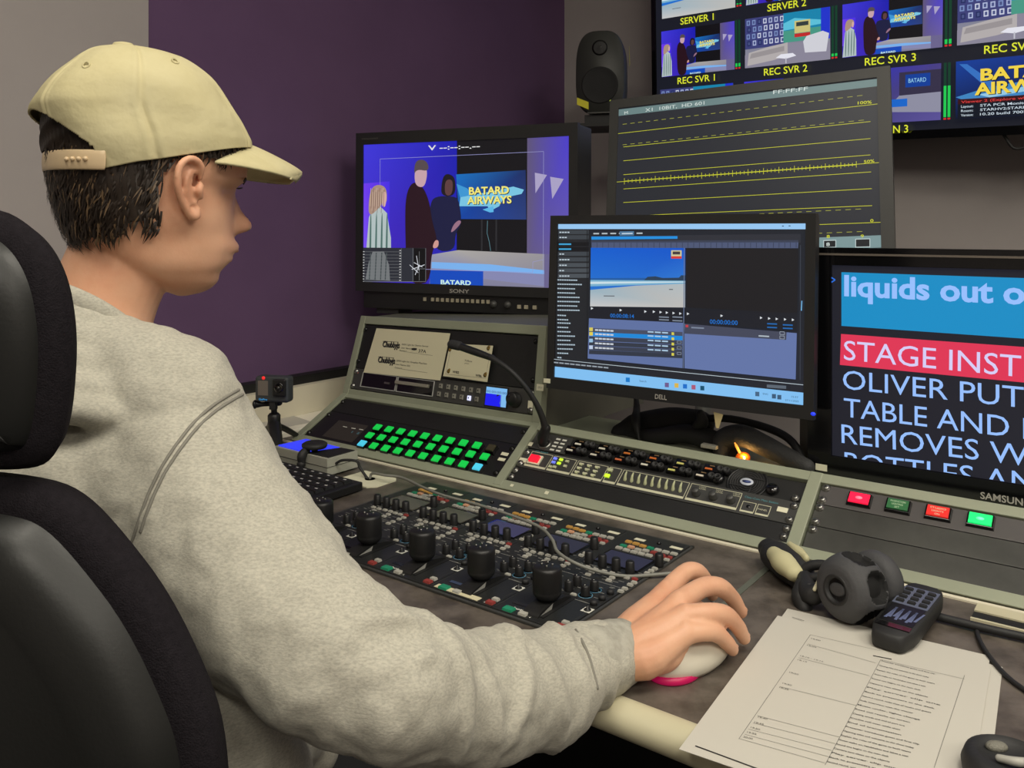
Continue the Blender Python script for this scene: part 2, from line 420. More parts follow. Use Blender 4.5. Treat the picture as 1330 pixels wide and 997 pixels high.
# ------------------------------------------------------------------ console housing: three bays
ST = [-.515, .016, .52, 1.07]
BASE = [(0, .002)]*4
FOLD = [(.140, .075), (.120, .087), (.112, .084), (.105, .084)]
TOP = [(.195, .243), (.142, .262)]
def cp(i, prof): return C(ST[i], prof[i][0], prof[i][1])
LW, LH = .531, .160
UW, UH = .531, .178
BW = [.531, .504, .55]
LOW = [panel(cp(i, BASE), cp(i+1, BASE), cp(i, FOLD), cp(i+1, FOLD), BW[i], .145) for i in range(3)]
UPP = panel(cp(0, FOLD), cp(1, FOLD), cp(0, TOP), cp(1, TOP), BW[0], .18)
HB = .145; HU = .18
RW = .019
t = thing('equipment_console', C(.25, .25, -DZ), 'olive grey sloping equipment console with three rack bays behind the desk', 'console')
def rails(fr, Wd, H, lo, hi, left=True, right=True, names=('lower_rail', 'upper_rail')):
    if lo: MB(fr).box((-.006, -.004, -.012), (Wd+.006, lo, .006), 'rail').build(names[0], t, bevel=.0012)
    if hi: MB(fr).box((-.006, H-hi, -.012), (Wd+.006, H, .006), 'rail').build(names[1], t, bevel=.0012)
    if left: MB(fr).box((-.008, 0, -.012), (.010, H, .0068), 'rail').build('side_rail', t, bevel=.0012)
    if right: MB(fr).box((Wd-.010, 0, -.012), (Wd+.008, H, .0068), 'rail').build('side_rail', t, bevel=.0012)
rails(LOW[0], BW[0], HB, .014, .012, right=False)
rails(LOW[1], BW[1], HB, .014, .017)
rails(LOW[2], BW[2], HB, .014, .017, left=False)
rails(UPP, BW[0], HU, .014, .018)
# body behind the faces
mb = MB(C)
for i in range(3):
    a, b = ST[i], ST[i+1]
    prof0 = [(BASE[i][0]+.012, -.02), (FOLD[i][0], FOLD[i][1]-.016), (.30, FOLD[i][1]-.016), (.30, -.10), (.012, -.10)]
    prof1 = [(BASE[i+1][0]+.012, -.02), (FOLD[i+1][0], FOLD[i+1][1]-.016), (.30, FOLD[i+1][1]-.016), (.30, -.10), (.012, -.10)]
    vs = [(a, *p) for p in prof0]+[(b, *p) for p in prof1]; n = 5
    mb.add(vs, [tuple(range(n))[::-1], tuple(range(n, 2*n))]+[(k, (k+1) % n, n+(k+1) % n, n+k) for k in range(n)], 'rail')
mb.build('housing', t)
mb = MB(C)
prof0 = [(FOLD[0][0]+.014, .06), (TOP[0][0]+.014, TOP[0][1]-.002), (.52, TOP[0][1]-.002), (.52, .06)]
prof1 = [(FOLD[1][0]+.014, .06), (TOP[1][0]+.014, TOP[1][1]-.002), (.52, TOP[1][1]-.002), (.52, .06)]
vs = [(ST[0], *p) for p in prof0]+[(ST[1]-.004, *p) for p in prof1]; n = 4
mb.add(vs, [tuple(range(n))[::-1], tuple(range(n, 2*n))]+[(k, (k+1) % n, n+(k+1) % n, n+k) for k in range(n)], mat('grey_side_panel', (104, 104, 94), .5, noise=.1, nscale=10))
mb.build('upper_housing', t)
mb = MB(C); mb.box((ST[1]+.002, .30, -.05), (1.07, .55, .010), mat('beige_shelf', (140, 130, 118), .6)); mb.build('rear_shelf', t)
mb = MB(C); mb.box((-.5, .06, -DZ), (1.05, .28, -.10), 'blackm'); mb.build('plinth', t)
def screw(fr, a, b, parent, n=.004, r=.0042):
    mb = MB(fr); mb.lathe((a, b, n-.003), [(r*1.35, 0), (r*1.35, .0012), (r, .0016), (r*.95, .0034), (r*.55, .0042), (.0001, .0043)], 'steel' if r > .004 else 'screwb', n=14)
    mb.box((a-r*.5, b-.0004, n+.0011), (a+r*.5, b+.0004, n+.0015), 'blackm'); mb.box((a-.0004, b-r*.5, n+.0011), (a+.0004, b+r*.5, n+.0015), 'blackm')
    return mb.build('screw', parent)
IN = .0105      # gap from the bay's edge to its rack plates
def plate(fr, Wd, b0, b1, m, parent, name='faceplate', n=.003):
    return MB(fr).box((IN, b0, -.004), (Wd-IN, b1, n), m).build(name, parent, bevel=.0008)
def rackthing(name, fr, Wd, b0, b1, m, label, cat, group=None, ears=True, n=.003, rows=None, sr=.0042):
    q = thing(name, fr(Wd/2, b0, 0), label, cat, group)
    plate(fr, Wd, b0, b1, m, q, n=n)
    if ears:
        for b in (rows or ([(b0+b1)/2] if b1-b0 < .03 else [b0+.007, b1-.007])):
            screw(fr, IN+.0065, b, q, n+.003, sr); screw(fr, Wd-IN-.0065, b, q, n+.003, sr)
    return q

# ---- left bay, lower face: push-button router panel and a blank
F = LOW[0]; WD = BW[0]
BT = .113   # top of button panel... blank above it
rackthing('blank_rack_panel', F, WD, .091, .131, 'blackm', 'black blank rack plate directly above the green push buttons', 'rack panel', rows=[.120], sr=.0038)
q = rackthing('button_panel', F, WD, .015, .090, 'black', 'black rack panel with three rows of lit green push buttons', 'control panel', rows=[.024, .079], sr=.0038)
tr, bl_ = F.inv(498, 553), F.inv(430, 588)
MB(F).box((.060, .022, .003), (.150, .070, .0036), mat('smoked_window', (58, 55, 50), .3)).build('display_window', q, bevel=.0003)
mb = MB(F)
for i, (x, y) in enumerate([(449, 556), (460, 558), (470, 559.5)]):
    a, b = F.inv(x, y); mb.box((a-.006, b-.0008, .0036), (a+.006, b+.0008, .0038), 'white')
a, b = F.inv(464, 563); mb.text('1  2', (a-.012, b-.004), .022, .005, glow('blue_digits', (70, 110, 120), .5), 0, .004)
mb.build('status_marks', q)
gr = [glow('green_button_light', (16, 178, 66), .78), glow('cyan_button_light', (66, 178, 208), .85), mat('unlit_button', (66, 62, 44), .4)]
rows = [[(575, 533), (622, 543), (677, 551), (732, 561), (783, 570), (838, 580), (893, 591), (950, 601), (1008, 612), (1067, 625)],
        [(540, 568), (590, 576), (640, 587), (695, 597), (747, 608), (803, 618), (860, 629), (918, 640), (976, 651), (1036, 662)],
        [(508, 603), (557, 613), (608, 624), (660, 636), (715, 648), (770, 658), (825, 670), (885, 682), (942, 693), (1002, 706)]]
R0 = [F.inv(320+r[0][0]*.3008, 400+r[0][1]*.3008) for r in rows]; R1 = [F.inv(320+r[-1][0]*.3008, 400+r[-1][1]*.3008) for r in rows]
for j in range(3):
    for i in range(10):
        a = (R0[0][0]+R0[2][0])/2*(1-i/9)+(R1[0][0]+R1[2][0])/2*i/9; b = (R0[j][1]*(1-i/9)+R1[j][1]*i/9)
        g = 2 if (j == 0 and i == 9) else 1 if (j == 2 and i in (0, 9)) else 0
        bt = MB(F).cbox((a, b, .006), (.0105, .0088, .0045), 'glossb', .0012).build('push_button', q)
        MB(F).cbox((a, b, .0115), (.0082, .0068, .0014), gr[g], .0006).build('key_cap', bt, label=['lit green key cap', 'lit cyan key cap', 'unlit key cap'][g])
mb = MB(F)
for px, py in ((657, 592), (653, 599)):
    a, b = F.inv(px, py); MB(F).cbox((a-.001, b, .0042), (.0075, .0032, .0003), 'labelw').build('label_strip', q)

# ---- left bay, upper face
F = UPP
q = rackthing('blank_rack_panel', F, WD, .062, .160, 'blackm', 'tall black blank rack plate behind the taped notices', 'rack panel', rows=[.078, .150], sr=.0038)
q = rackthing('disk_recorder', F, WD, .0155, .061, 'rackgrey', 'dark grey rack recorder with two disk slots, key pad and jog knob', 'recorder', rows=[.022, .054], sr=.0045)
def q2(x, y): return F.inv(440+x*.2105, 410+y*.2105)     # from the close view of this unit
slot_m = mat('silver_trim', (175, 175, 172), .4, .0)
for (x0, y0, x1, y1, lab) in ((155, 365, 358, 440, 0), (375, 380, 590, 475, 1)):
    a0, b1 = q2(x0, (y0)); a1, b0 = q2(x1, y1); b1 = .054; b0 = .022
    sl = MB(F)
    for bx in (((a0, b0, .003), (a1, b0+.0016, .0046)), ((a0, b1-.0012, .003), (a1, b1, .0046)), ((a0, b0, .003), (a0+.0016, b1, .0046)), ((a1-.0016, b0, .003), (a1, b1, .0046))): sl.box(*bx, slot_m)
    sl = sl.build('disk_slot', q)
    MB(F).box((a0+.0016, b0+.0016, .003), (a1-.0016, b1-.0012, .0033), 'glossb').build('slot_opening', sl)
    if lab:
        MB(F).box((a0-.002, b0+.016, .0035), (a1-.012, b0+.023, .010), mat('silver_disk', (170, 166, 152), .35, .5)).build('disk_caddy', sl, bevel=.001, label='silver disk caddy sticking out of the slot')
    else:
        MB(F).box((a1-.035, b0+.013, .0034), (a1-.020, b0+.017, .0060), 'steel').build('latch', sl)
kw = mat('pale_key', (140, 138, 128), .5); kb = glow('lit_blue_white_key', (215, 220, 255), .9)
for j in range(2):
    for i in range(6):
        a, b = q2(640-j*12+i*46.5, 424+i*5+j*54); b = .046-.0165*j
        k_ = MB(F).cbox((a, b, .0045), (.0040, .0048, .0016), kb if (j == 1 and i == 4) else kw, .0006); k_.box((a-.0015, b-.0012, .0061), (a+.0015, b+.0016, .0063), 'ink')
        k_.build('key', q, label='lit blue-white key' if (j == 1 and i == 4) else None)
a0, _ = q2(920, 450); a1, _ = q2(1045, 500)
MB(F).box((a0-.002, .0185, .003), (a1+.002, .0585, .0042), 'glossb').build('lcd_frame', q)
cv = Canvas(F, n0=.0043); cv.grad(a0, .021, a1, .056, (40, 60, 190), (40, 60, 190), (130, 185, 235), (130, 185, 235), 2)
cv.rect(a0, .021, a0+(a1-a0)*.72, .0435, (22, 22, 235), True); cv.rect(a0, .0435, a1, .056, (125, 185, 235), True); cv.rect(a0+(a1-a0)*.76, .021, a1, .0435, (125, 185, 235), True)
cv.text('00:00:00:00', (a0+.001, .0455), (a1-.001, .0455), 0, (20, 50, 120), .0, True, .0045)
cv.mb.build('lcd_picture', q)
a, _ = q2(1097, 508)
kn = MB(F).lathe((a, .038, .003), [(.0150, 0), (.0150, .002), (.0135, .003), (.0130, .013), (.0115, .015), (.0001, .0152)], 'black', n=28).build('jog_knob', q)
MB(F).lathe((a-.004, .0435, .0178), [(.003, 0), (.0022, .0006), (.0001, .0004)], 'glossb').build('finger_dimple', kn)
a, _ = q2(1185, 520); MB(F).box((a-.0035, .026, .003), (a+.008, .040, .0033), 'labelw').build('label_strip', q)
a, _ = q2(115, 378); mb = MB(F).box((a-.006, .050, .0031), (a+.004, .0525, .0033), mat('red_white_mark', (190, 120, 105), .6)); mb.build('maker_mark', q)

# notices on the tall blank plate
def sheet(fr, pts, n, m, name, lean=0):
    mb = MB(fr); k = len(pts); vs = [(a, b, n+.0003) for a, b in pts]+[(a, b, n) for a, b in pts]
    return mb, vs
def notice(name, corners, n, m, label, draw):
    q = [q2(*c) for c in corners]; mb = MB(F); G_ = 10; vs = []; fs = []
    for z in (n, n+.0005):
        for j in range(G_+1):
            for i in range(G_+1):
                u, v = i/G_, j/G_; vs.append(tuple(q[0][c]*(1-u)*(1-v)+q[1][c]*u*(1-v)+q[2][c]*u*v+q[3][c]*(1-u)*v for c in (0, 1))+(z,))
    for l in (0, (G_+1)**2):
        for j in range(G_):
            for i in range(G_): k = l+j*(G_+1)+i; fs.append((k, k+1, k+G_+2, k+G_+1))
    mb.add(vs, fs, m)
    cv = Canvas(F, (440, 410, .2105), n0=n+.00055, m=M['ink']); draw(cv, mb)
    for vtx, fc in ((cv.mb.v, cv.mb.f),): mb.add(vtx, fc, 'ink', raw=True)
    return tag(mb.build(name), label, 'notice')
def drawA(cv, mb):
    for (x, y, x2, y2) in ((280, 205, 385, 208), (252, 300, 357, 305)):
        cv.text('Chubbyjs', (x, y-12), (x2, y2-6), 36, (0, 0, 0), .025); cv.text('Chubbyjs', (x+3, y-9), (x2+2, y2-3), 34, (0, 0, 0), .02)
        cv.line((x+4, y-44), (x2-4, y2-42), (0, 0, 0), .0009)
    cv.text('2000 Light for Stereo Server', (400, 184), (565, 197), 10, (0, 0, 0)); cv.text('User Name', (396, 205), (458, 211), 10, (0, 0, 0))
    cv.poly([(460, 205), (476, 202), (495, 204), (494, 214), (478, 217), (462, 214)], (0, 0, 0)); cv.text('37A', (503, 229), (551, 234), 20, (0, 0, 0), .01)
    cv.line((386, 220), (592, 249), (0, 0, 0), .0004); cv.text('Password', (388, 218), (430, 223), 6, (0, 0, 0))
    cv.text('2000 Light for Graphic Machine', (368, 284), (556, 304), 10, (0, 0, 0)); cv.text('User Name: 555', (362, 305), (452, 318), 10, (0, 0, 0))
    cv.line((355, 325), (560, 355), (0, 0, 0), .0004); cv.text('Password', (360, 322), (402, 330), 6, (0, 0, 0))
notice('printed_notice', [(165, 352), (245, 80), (700, 112), (638, 402)][::-1], .0055, M['paper2'], 'wide cream notice with two login entries propped above the disk slots', drawA)
def drawB(cv, mb):
    gold = mat('gold_ornament', (150, 122, 60), .7)
    for x, y in ((708, 215), (700, 348), (925, 372), (945, 208)):
        a, b = cv.at(x, y); mb.lathe((a, b, .0112), [(.0045, 0), (.0001, .0002)], gold, n=9); mb.lathe((a+.002, b+.003, .0113), [(.003, 0), (.0001, .0002)], gold, n=9)
    for p, q in (((716, 205), (955, 232)), ((955, 232), (930, 392)), ((930, 392), (682, 366)), ((682, 366), (716, 205))): cv.line(p, q, (0, 0, 0), .0004)
    cv.text('TVbox', (798, 288), (846, 294), 12, (0, 0, 0)); cv.text('pass', (800, 302), (826, 305), 7, (0, 0, 0))
    cv.text('W82', (724, 358), (764, 364), 15, (0, 0, 0), .02); cv.text('W86', (866, 380), (903, 386), 15, (0, 0, 0), .02); cv.text('WIFI', (758, 216), (790, 220), 12, (0, 0, 0), .01)
notice('gold_bordered_card', [(666, 378), (708, 178), (974, 192), (938, 415)][::-1], .0105, M['paper2'], 'small cream card with gold corner ornaments beside the wide notice', drawB)
mb = MB(F); a, b = q2(1298, 400)
sx, sb = a, b
MB_ = MB(F); MB_.box((UW-.004, .060, .0072), (UW+.012, .072, .0078), 'labelw'); MB_.text('GPIO 4', (UW-.001, .064), .010, .004, M['inkg'], 0, .0079)
tag(MB_.build('cable_label'), 'small white printed label stuck at the right end of the console', 'label')

# ---- middle bay
F = LOW[1]; WD = BW[1]
def q3(x, y): return F.inv(640+x*.31579, 540+y*.31579)
q = rackthing('blank_rack_panel', F, WD, .015, .046, 'blackm', 'black blank rack plate below the intercom panel in the middle bay', 'rack panel', rows=[.024, .038])
q = rackthing('patch_panel', F, WD, .088, .127, 'blackm', 'black patch panel with rows of cable sockets and a round fan grille', 'patch panel', ears=False, n=-.001)
screw(F, WD-IN-.009, .093, q, .006, .0045)
a, b = q3(222, 122)
mb = MB(F).box((.012, .090, .0), (.088, .126, .0025), 'rackgrey')
for i in range(2):
    for j in range(4): mb.box((.056+i*.013, .093+j*.008, .0025), (.065+i*.013, .0965+j*.008, .0027), 'white')
mb.build('connector_plate', q, bevel=.0005)
a_m, b_m = .040, .104
MB(F).lathe((a_m, b_m, .0025), [(.0125, 0), (.0125, .002), (.0095, .0025), (.0085, .001), (.0001, .001)], 'steel', n=22).build('microphone_socket', q)
ic = [(226, 222, 200), (220, 190, 150), (215, 130, 60), (226, 222, 200), (222, 220, 150)]
kk = 0
for j in range(2):
    for i in range(6):
        a = .113+i*.048+(-.009 if j else 0); b = .117-.0155*j
        sk = MB(F).cbox((a, b, .002), (.017, .0068, .003), 'glossb')
        for dx in (.011, .021): sk.lathe((a+dx, b-.001, .002), [(.0055, 0), (.0055, .008), (.0040, .009), (.0035, .005), (.0001, .005)], 'rubber', n=12)
        sk = sk.build('cable_socket', q)
        col = [(224, 220, 205), (215, 212, 195), (206, 118, 52), (205, 110, 45), (212, 208, 120), (205, 105, 48), (224, 220, 205), (210, 205, 190), (205, 110, 70), (222, 220, 205), (212, 212, 120), (214, 205, 190)][kk]; kk += 1
        mb2 = MB(F).cbox((a-.008, b-.003, .0058), (.0058, .0016, .0006), mat('tag_%d_%d_%d' % col, col, .5)).cbox((a-.004, b+.0035, .0056), (.004, .0008, .0005), mat('tag_dim', (120, 96, 66), .5)); mb2.build('cable_tag', sk)
a, b = .408, .106
fg = MB(F); fg.lathe((a, b, .0), [(.031, 0), (.031, .0015), (.0285, .0015), (.0285, 0)], 'black', n=36)
for r in (.026, .0225, .019, .0155, .012): fg.lathe((a, b, .0005), [(r, 0), (r, .0016), (r-.0012, .0016), (r-.0012, 0)], 'rubber', n=32)
for k in range(4):
    an = k*math.pi/2+.6; fg.cbox((a+.016*math.cos(an), b+.016*math.sin(an), .002), (.012 if k % 2 == 0 else .001, .001 if k % 2 == 0 else .012, .0005), 'rubber')
fg = fg.build('fan_grille', q)
MB(F).lathe((a, b, .0022), [(.0105, 0), (.0100, .0008), (.0001, .0009)], mat('blue_white_badge', (196, 202, 216), .4), n=26, squash=(1, .66)).lathe((a, b, .0031), [(.0070, 0), (.0001, .0001)], mat('navy_badge', (70, 84, 140), .4), n=26, squash=(1, .4)).build('badge', fg, label='white oval badge with blue centre')
for dx in (-.044, .040):
    MB(F).lathe((a+dx, b-.004, 0), [(.0100, 0), (.0095, .004), (.007, .007), (.0001, .007)], 'glossb', n=18).build('cable_gland', q)
q = rackthing('intercom_panel', F, WD, .047, .087, 'rackgrey', 'grey rack intercom panel with cream outlines, red button and small toggles', 'intercom panel', rows=[.054, .079], sr=.0045)
cl = mat('cream_print', (205, 203, 175), .6)
def outline(mb, a0, b0, a1, b1, foot=.0042):
    for bx in (((a0, b1-.0008), (a1, b1)), ((a0, b0), (a0+.0008, b1)), ((a1-.0008, b0), (a1, b1)), ((a0, b0), (a1, b0+foot))): mb.box((*bx[0], .003), (*bx[1], .0033), cl)
bx_ = [q3(x, y)[0] for x, y in ((75, 212), (210, 236), (216, 236), (310, 256), (316, 258), (441, 283), (448, 284), (500, 292), (506, 296), (782, 350), (790, 350), (1003, 390), (1018, 390), (1073, 405), (1080, 405), (1135, 416))]
bx_[0] = .026
blk = [(bx_[2*k], bx_[2*k+1]) for k in range(6)]
mb = MB(F)
for a0, a1 in blk: outline(mb, a0, .051, a1, .083)
outline(mb, bx_[12], .051, bx_[13], .070, .003); outline(mb, bx_[14], .051, bx_[15], .070, .003)
mb.text('HELIXNET', (.032, .0835), .026, .0032, mat('cyan_print', (80, 150, 160), .5), 0, .0033); mb.text('Clear-Com Main Station', (bx_[12], .0765), .05, .0035, mat('cyan_print', (80, 150, 160), .5), 0, .0033)
for i in range(3):
    mb.text('LIGHT', (blk[5][0]+.014+i*.027, .0785), .011, .0022, cl, 0, .0033); mb.text('LEVEL', (blk[5][0]+.015+i*.027, .0752), .011, .0022, cl, 0, .0033)
mb.text('PANEL', (bx_[14]+.002, .060), .014, .003, cl, 0, .0033)
mb.build('panel_print', q)
rb = MB(F).cbox((.042, .066, .004), (.0125, .0095, .0015), 'labelw').cbox((.042, .066, .0075), (.0095, .0068, .003), glow('red_button_light', (235, 24, 50), .8), .001).build('red_button', q, label='lit red push button')
tg = mat('pale_toggle', (196, 200, 160), .4); tb = [glow('blue_led', (110, 125, 235), .6), glow('lime_led', (190, 230, 50), .8), mat('pale_toggle', (196, 200, 160), .4)]
for (a, b, m_) in ((.078, .077, 0), (.090, .077, 1), (.103, .076, 2), (.079, .069, 0), (.090, .069, 1), (.104, .066, 2), (.086, .060, 2), (.078, .059, 2)):
    MB(F).cbox((a, b, .0038), (.0032, .0022, .0012), tb[m_]).build('small_key', q)
for j in range(3):
    for i in range(3): MB(F).cbox((.131+i*.0155, .077-j*.0085, .0038), (.0042, .0014, .0010), cl).cbox((.131+i*.0155, .0745-j*.0085, .0042), (.0022, .0014, .0014), tg).build('small_key', q)
for b in (.076, .064): MB(F).cbox((.187, b, .0042), (.0042, .0030, .0014), tb[1] if b < .07 else tg).build('small_key', q)
for i in range(9):
    a = blk[4][0]+.010+i*.0120
    MB(F).tube([(a, .064, .003), (a+.001, .068, .009), (a+.002, .073, .012)], [.0030, .0020, .0012], tg, n=8, raw=False).build('toggle', q)
for i in range(3):
    MB(F).lathe((blk[5][0]+.014+i*.0275, .0655, .003), [(.0068, 0), (.0064, .001), (.0056, .009), (.0050, .010), (.0001, .0102)], 'rackgrey', n=18).build('rotary_knob', q)
MB(F).lathe(((bx_[12]+bx_[13])/2, .062, .003), [(.0030, 0), (.0030, .0004), (.0001, .0004)], 'glossb').build('headset_socket', q)
for px, py in ((688, 578), (680, 599), (1017, 664)):
    a, b = F.inv(px, py); MB(F).cbox((a, b, .0036), (.0075, .0042, .0004), 'labelw').build('label_strip', q)
mb = MB(F); mb.box((.028, .003, .0062), (.034, .008, .0064), 'labelw'); mb.box((.098, .0035, .0062), (.105, .0095, .0064), 'labelw')
tag(mb.build('tape_mark'), 'two tiny cream tape marks on the lower console rail', 'tape')

# ---- right bay
F = LOW[2]; WD = BW[2]
q = rackthing('cue_light_panel', F, WD, .092, .127, mat('warm_grey_metal', (88, 85, 84), .42, .2, noise=.08, nscale=12), 'grey rack panel with two red and two green rectangular cue lights', 'control panel', rows=[.099, .121], sr=.0048)
lights = [((1117, 652), glow('cue_red_bright', (240, 20, 60), 1.0), None), ((1167, 660.5), mat('cue_green_dim', (50, 110, 66), .4), ['PRODUCTION', 'LIGHTING', 'SET']), ((1219, 669.5), glow('cue_red', (205, 38, 32), .55), ['STUDIO', 'LIGHTS', 'ON']), ((1274, 679.5), glow('cue_green_bright', (20, 215, 105), 1.0), None)]
for (x, y), m_, tx in lights:
    a, b = F.inv(x, y)
    bz = MB(F); bz.cbox((a, b, .005), (.0165, .0115, .003), 'glossb', .0015)
    bz = bz.build('cue_light', q, bevel=.0004)
    MB(F).cbox((a, b, .0085), (.0135, .0088, .0012), m_, .0006).build('lens', bz)
    if tx:
        mb = MB(F)
        for k, s_ in enumerate(tx): mb.text(s_, (a-.0095 if k < 1 else a-.007 if k == 1 else a-.003, b+.003-.0048*k), .019 if k < 1 else .014 if k == 1 else .006, .003, mat('pale_green_print', (205, 225, 190), .6), 0, .0098)
        mb.build('lens_print', bz)
    else:
        mb = MB(F).lathe((a, b, .0098), [(.0032, 0), (.0001, .0003)], glow('hot_spot_%d' % x, (255, 120, 140) if x < 1200 else (110, 255, 180), .9), n=16, squash=(1.5, .9)); mb.build('lamp_core', bz)
bm2 = mat('worn_black_metal', (74, 74, 70), .4, .1, noise=.35, nscale=9, rgb2=(55, 55, 52), stretch=(1, 1, 1))
q = rackthing('blank_rack_panel', F, WD, .054, .091, bm2, 'dark grey blank rack plate directly below the cue lights', 'rack panel', rows=[.060, .085], sr=.0048)
q = rackthing('blank_rack_panel', F, WD, .015, .053, bm2, 'dark grey blank rack plate at the bottom of the right bay', 'rack panel', rows=[.046], sr=.0048)
mb = MB(C); mb.box((.500, .118, .1035), (.52, .1185, .113), 'labelw')
# ------------------------------------------------------------------ pictures shown on the displays
def s2(X, Y):
    u = (X-113)/917; top = 170-45*u; bot = 772+38*u
    return u, (Y-top)/(bot-top)
class Rect:
    def __init__(s, cv, x0, y0, x1, y1): s.cv = cv; s.r = (x0, y0, x1, y1)     # y1 is the top
    def p(s, u, v): x0, y0, x1, y1 = s.r; return x0+(x1-x0)*min(max(u, 0), 1), y1-(y1-y0)*min(max(v, 0), 1)
    def poly(s, pts, col, sm=0): s.cv.poly([s.p(*q) for q in (chaikin(pts, sm) if sm else pts)], col, True)
    def line(s, a, b, col, w): s.cv.line(s.p(*a), s.p(*b), col, w, True)
    def text(s, t, a, b, h, col, bold=0): s.cv.text(t, s.p(*a), s.p(*b), 0, col, bold, True, h*(s.r[3]-s.r[1]))
    def rect(s, u0, v0, u1, v1, col): s.poly([(u0, v1), (u1, v1), (u1, v0), (u0, v0)], col)
def airline(R, tx=True, small=False):
    sc = (235, 240, 250)
    R.poly([(0, 1), (1, 1), (1, 0), (0, 0)], [(14, 60, 150), (10, 70, 160), (8, 36, 100), (12, 90, 175)])
    R.poly([(.02, .12), (.10, .2), (.3, .52), (.24, .56)], (60, 150, 205))
    R.poly([(.05, .62), (.25, .50), (.75, .40), (.93, .36), (.97, .43), (.9, .52), (.72, .60), (.4, .70), (.08, .74)], (110, 190, 225))
    R.poly([(.12, .66), (.5, .54), (.93, .42), (.9, .50), (.6, .60)], (190, 225, 240))
    R.poly([(.38, .68), (.60, .64), (.62, .80), (.48, .84)], (60, 150, 210))
    if tx:
        for d, c in ((.008, (20, 30, 60)), (0, (245, 232, 110))):
            R.text('BATARD', (.20+d, .50+d), (.78+d, .49+d), .19, c, .035); R.text('AIRWAYS', (.17+d, .73+d), (.82+d, .71+d), .19, c, .035)
def studio(R, det=True):
    P = lambda pts: [s2(*q) for q in pts]
    R.poly([(0, 1), (.49, 1), (.49, 0), (0, 0)], [(70, 40, 190), (30, 35, 170), (22, 26, 170), (62, 55, 215)])
    R.poly(P([(113, 340), (240, 330), (240, 640), (113, 640)]), [(110, 60, 235), (70, 45, 225), (60, 40, 220), (120, 80, 240)])
    R.poly([(.48, 1), (1, 1), (1, 0), (.48, 0)], (14, 13, 18))
    R.poly(P([(858, 700), (1030, 700), (1030, 120), (858, 135)]), [(98, 88, 122), (105, 92, 160), (74, 60, 200), (92, 82, 116)])
    for pt in ([(890, 290), (940, 300), (893, 382)], [(953, 308), (1008, 318), (962, 408)]): R.poly(P(pt), (168, 160, 196))
    tv = P([(565, 497), (855, 500), (852, 278), (550, 298)])
    R.poly(tv, [(10, 66, 160), (40, 60, 120), (24, 44, 96), (16, 110, 190)])
    R.poly(P([(552, 340), (600, 360), (640, 410), (568, 400)]), (60, 150, 210))
    R.poly(P([(565, 440), (570, 400), (700, 375), (800, 352), (845, 366), (835, 385), (760, 402), (740, 440), (700, 462), (690, 440)]), (120, 195, 225))
    R.poly(P([(668, 455), (715, 440), (716, 466), (700, 468)]), (90, 180, 230))
    for d, c in ((3, (20, 30, 60)), (0, (240, 230, 120))):
        a, b = P([(608+d, 388+d), (782+d, 383+d)]); R.text('BATARD', a, b, .052, c, .03); a, b = P([(600+d, 430+d), (793+d, 426+d)]); R.text('AIRWAYS', a, b, .052, c, .03)
    if det:
        for x in (665, 728): R.line(s2(x, 500), s2(x, 640), (40, 40, 44), .004)
        for p, q in (((690, 505), (688, 560)), ((688, 560), (698, 600)), ((698, 600), (704, 640))): R.line(s2(*p), s2(*q), (90, 130, 140), .0012)
    R.poly(P([(430, 800), (930, 806), (930, 655), (560, 636), (440, 655)]), [(120, 120, 150), (128, 126, 150), (150, 146, 150), (168, 164, 160), (150, 150, 170)])
    R.poly(P([(930, 806), (1030, 811), (1030, 660), (930, 655)]), (105, 98, 140))
    R.poly(P([(440, 716), (930, 745), (930, 728), (700, 700), (440, 688)]), (120, 175, 235))
    R.poly(P([(440, 735), (930, 800), (930, 745), (440, 716)]), (132, 134, 175))
    R.poly(P([(432, 787), (672, 797), (672, 731), (432, 724)]), (14, 72, 185))
    a, b = P([(482, 789), (618, 793)]); R.text('BATARD', a, b, .032, (200, 235, 225), .03)
    # three presenters
    R.poly(P([(455, 640), (545, 640), (548, 560), (578, 520), (565, 420), (548, 395), (455, 395), (432, 430), (430, 520)]), (24, 26, 62), 2)
    R.poly(P([(483, 395), (548, 395), (548, 315), (520, 295), (496, 300), (484, 340)]), (26, 20, 26), 2)
    R.poly(P([(500, 392), (532, 392), (538, 330), (520, 318), (500, 330)]), (92, 60, 62), 2)
    R.poly(P([(525, 560), (545, 548), (577, 512), (565, 500), (540, 520)]), (150, 110, 130), 2)
    R.poly(P([(325, 790), (432, 790), (440, 640), (470, 600), (440, 500), (430, 420), (398, 350), (350, 328), (318, 390), (315, 520)]), (38, 14, 26), 2)
    R.poly(P([(365, 350), (405, 358), (420, 300), (412, 262), (370, 262), (358, 300)]), (196, 160, 170), 2)
    R.poly(P([(356, 300), (372, 276), (425, 285), (424, 250), (398, 230), (362, 240)]), (84, 72, 76), 2)
    R.poly(P([(442, 628), (470, 625), (474, 592), (455, 590)]), (205, 150, 140), 2)
    st = P([(115, 770), (250, 770), (248, 580), (228, 470), (195, 440), (165, 440), (140, 490)])
    R.poly(st, (176, 190, 190))
    for x in (150, 178, 205, 230): R.poly(P([(x-10, 765), (x, 765), (x+4, 470), (x-4, 470)]), (78, 110, 104), 2)
    R.poly(P([(140, 490), (200, 440), (216, 400), (228, 430), (228, 360), (190, 342), (152, 358), (138, 420)]), (168, 140, 124), 2)
    R.poly(P([(205, 440), (222, 445), (228, 380), (208, 372)]), (210, 170, 160), 2)
    if det:
        for k in range(14): R.line(s2(150+k*5, 360+(k % 3)*8), s2(146+k*5, 440+(k % 4)*10), (110, 84, 74) if k % 2 else (205, 180, 160), .0012)
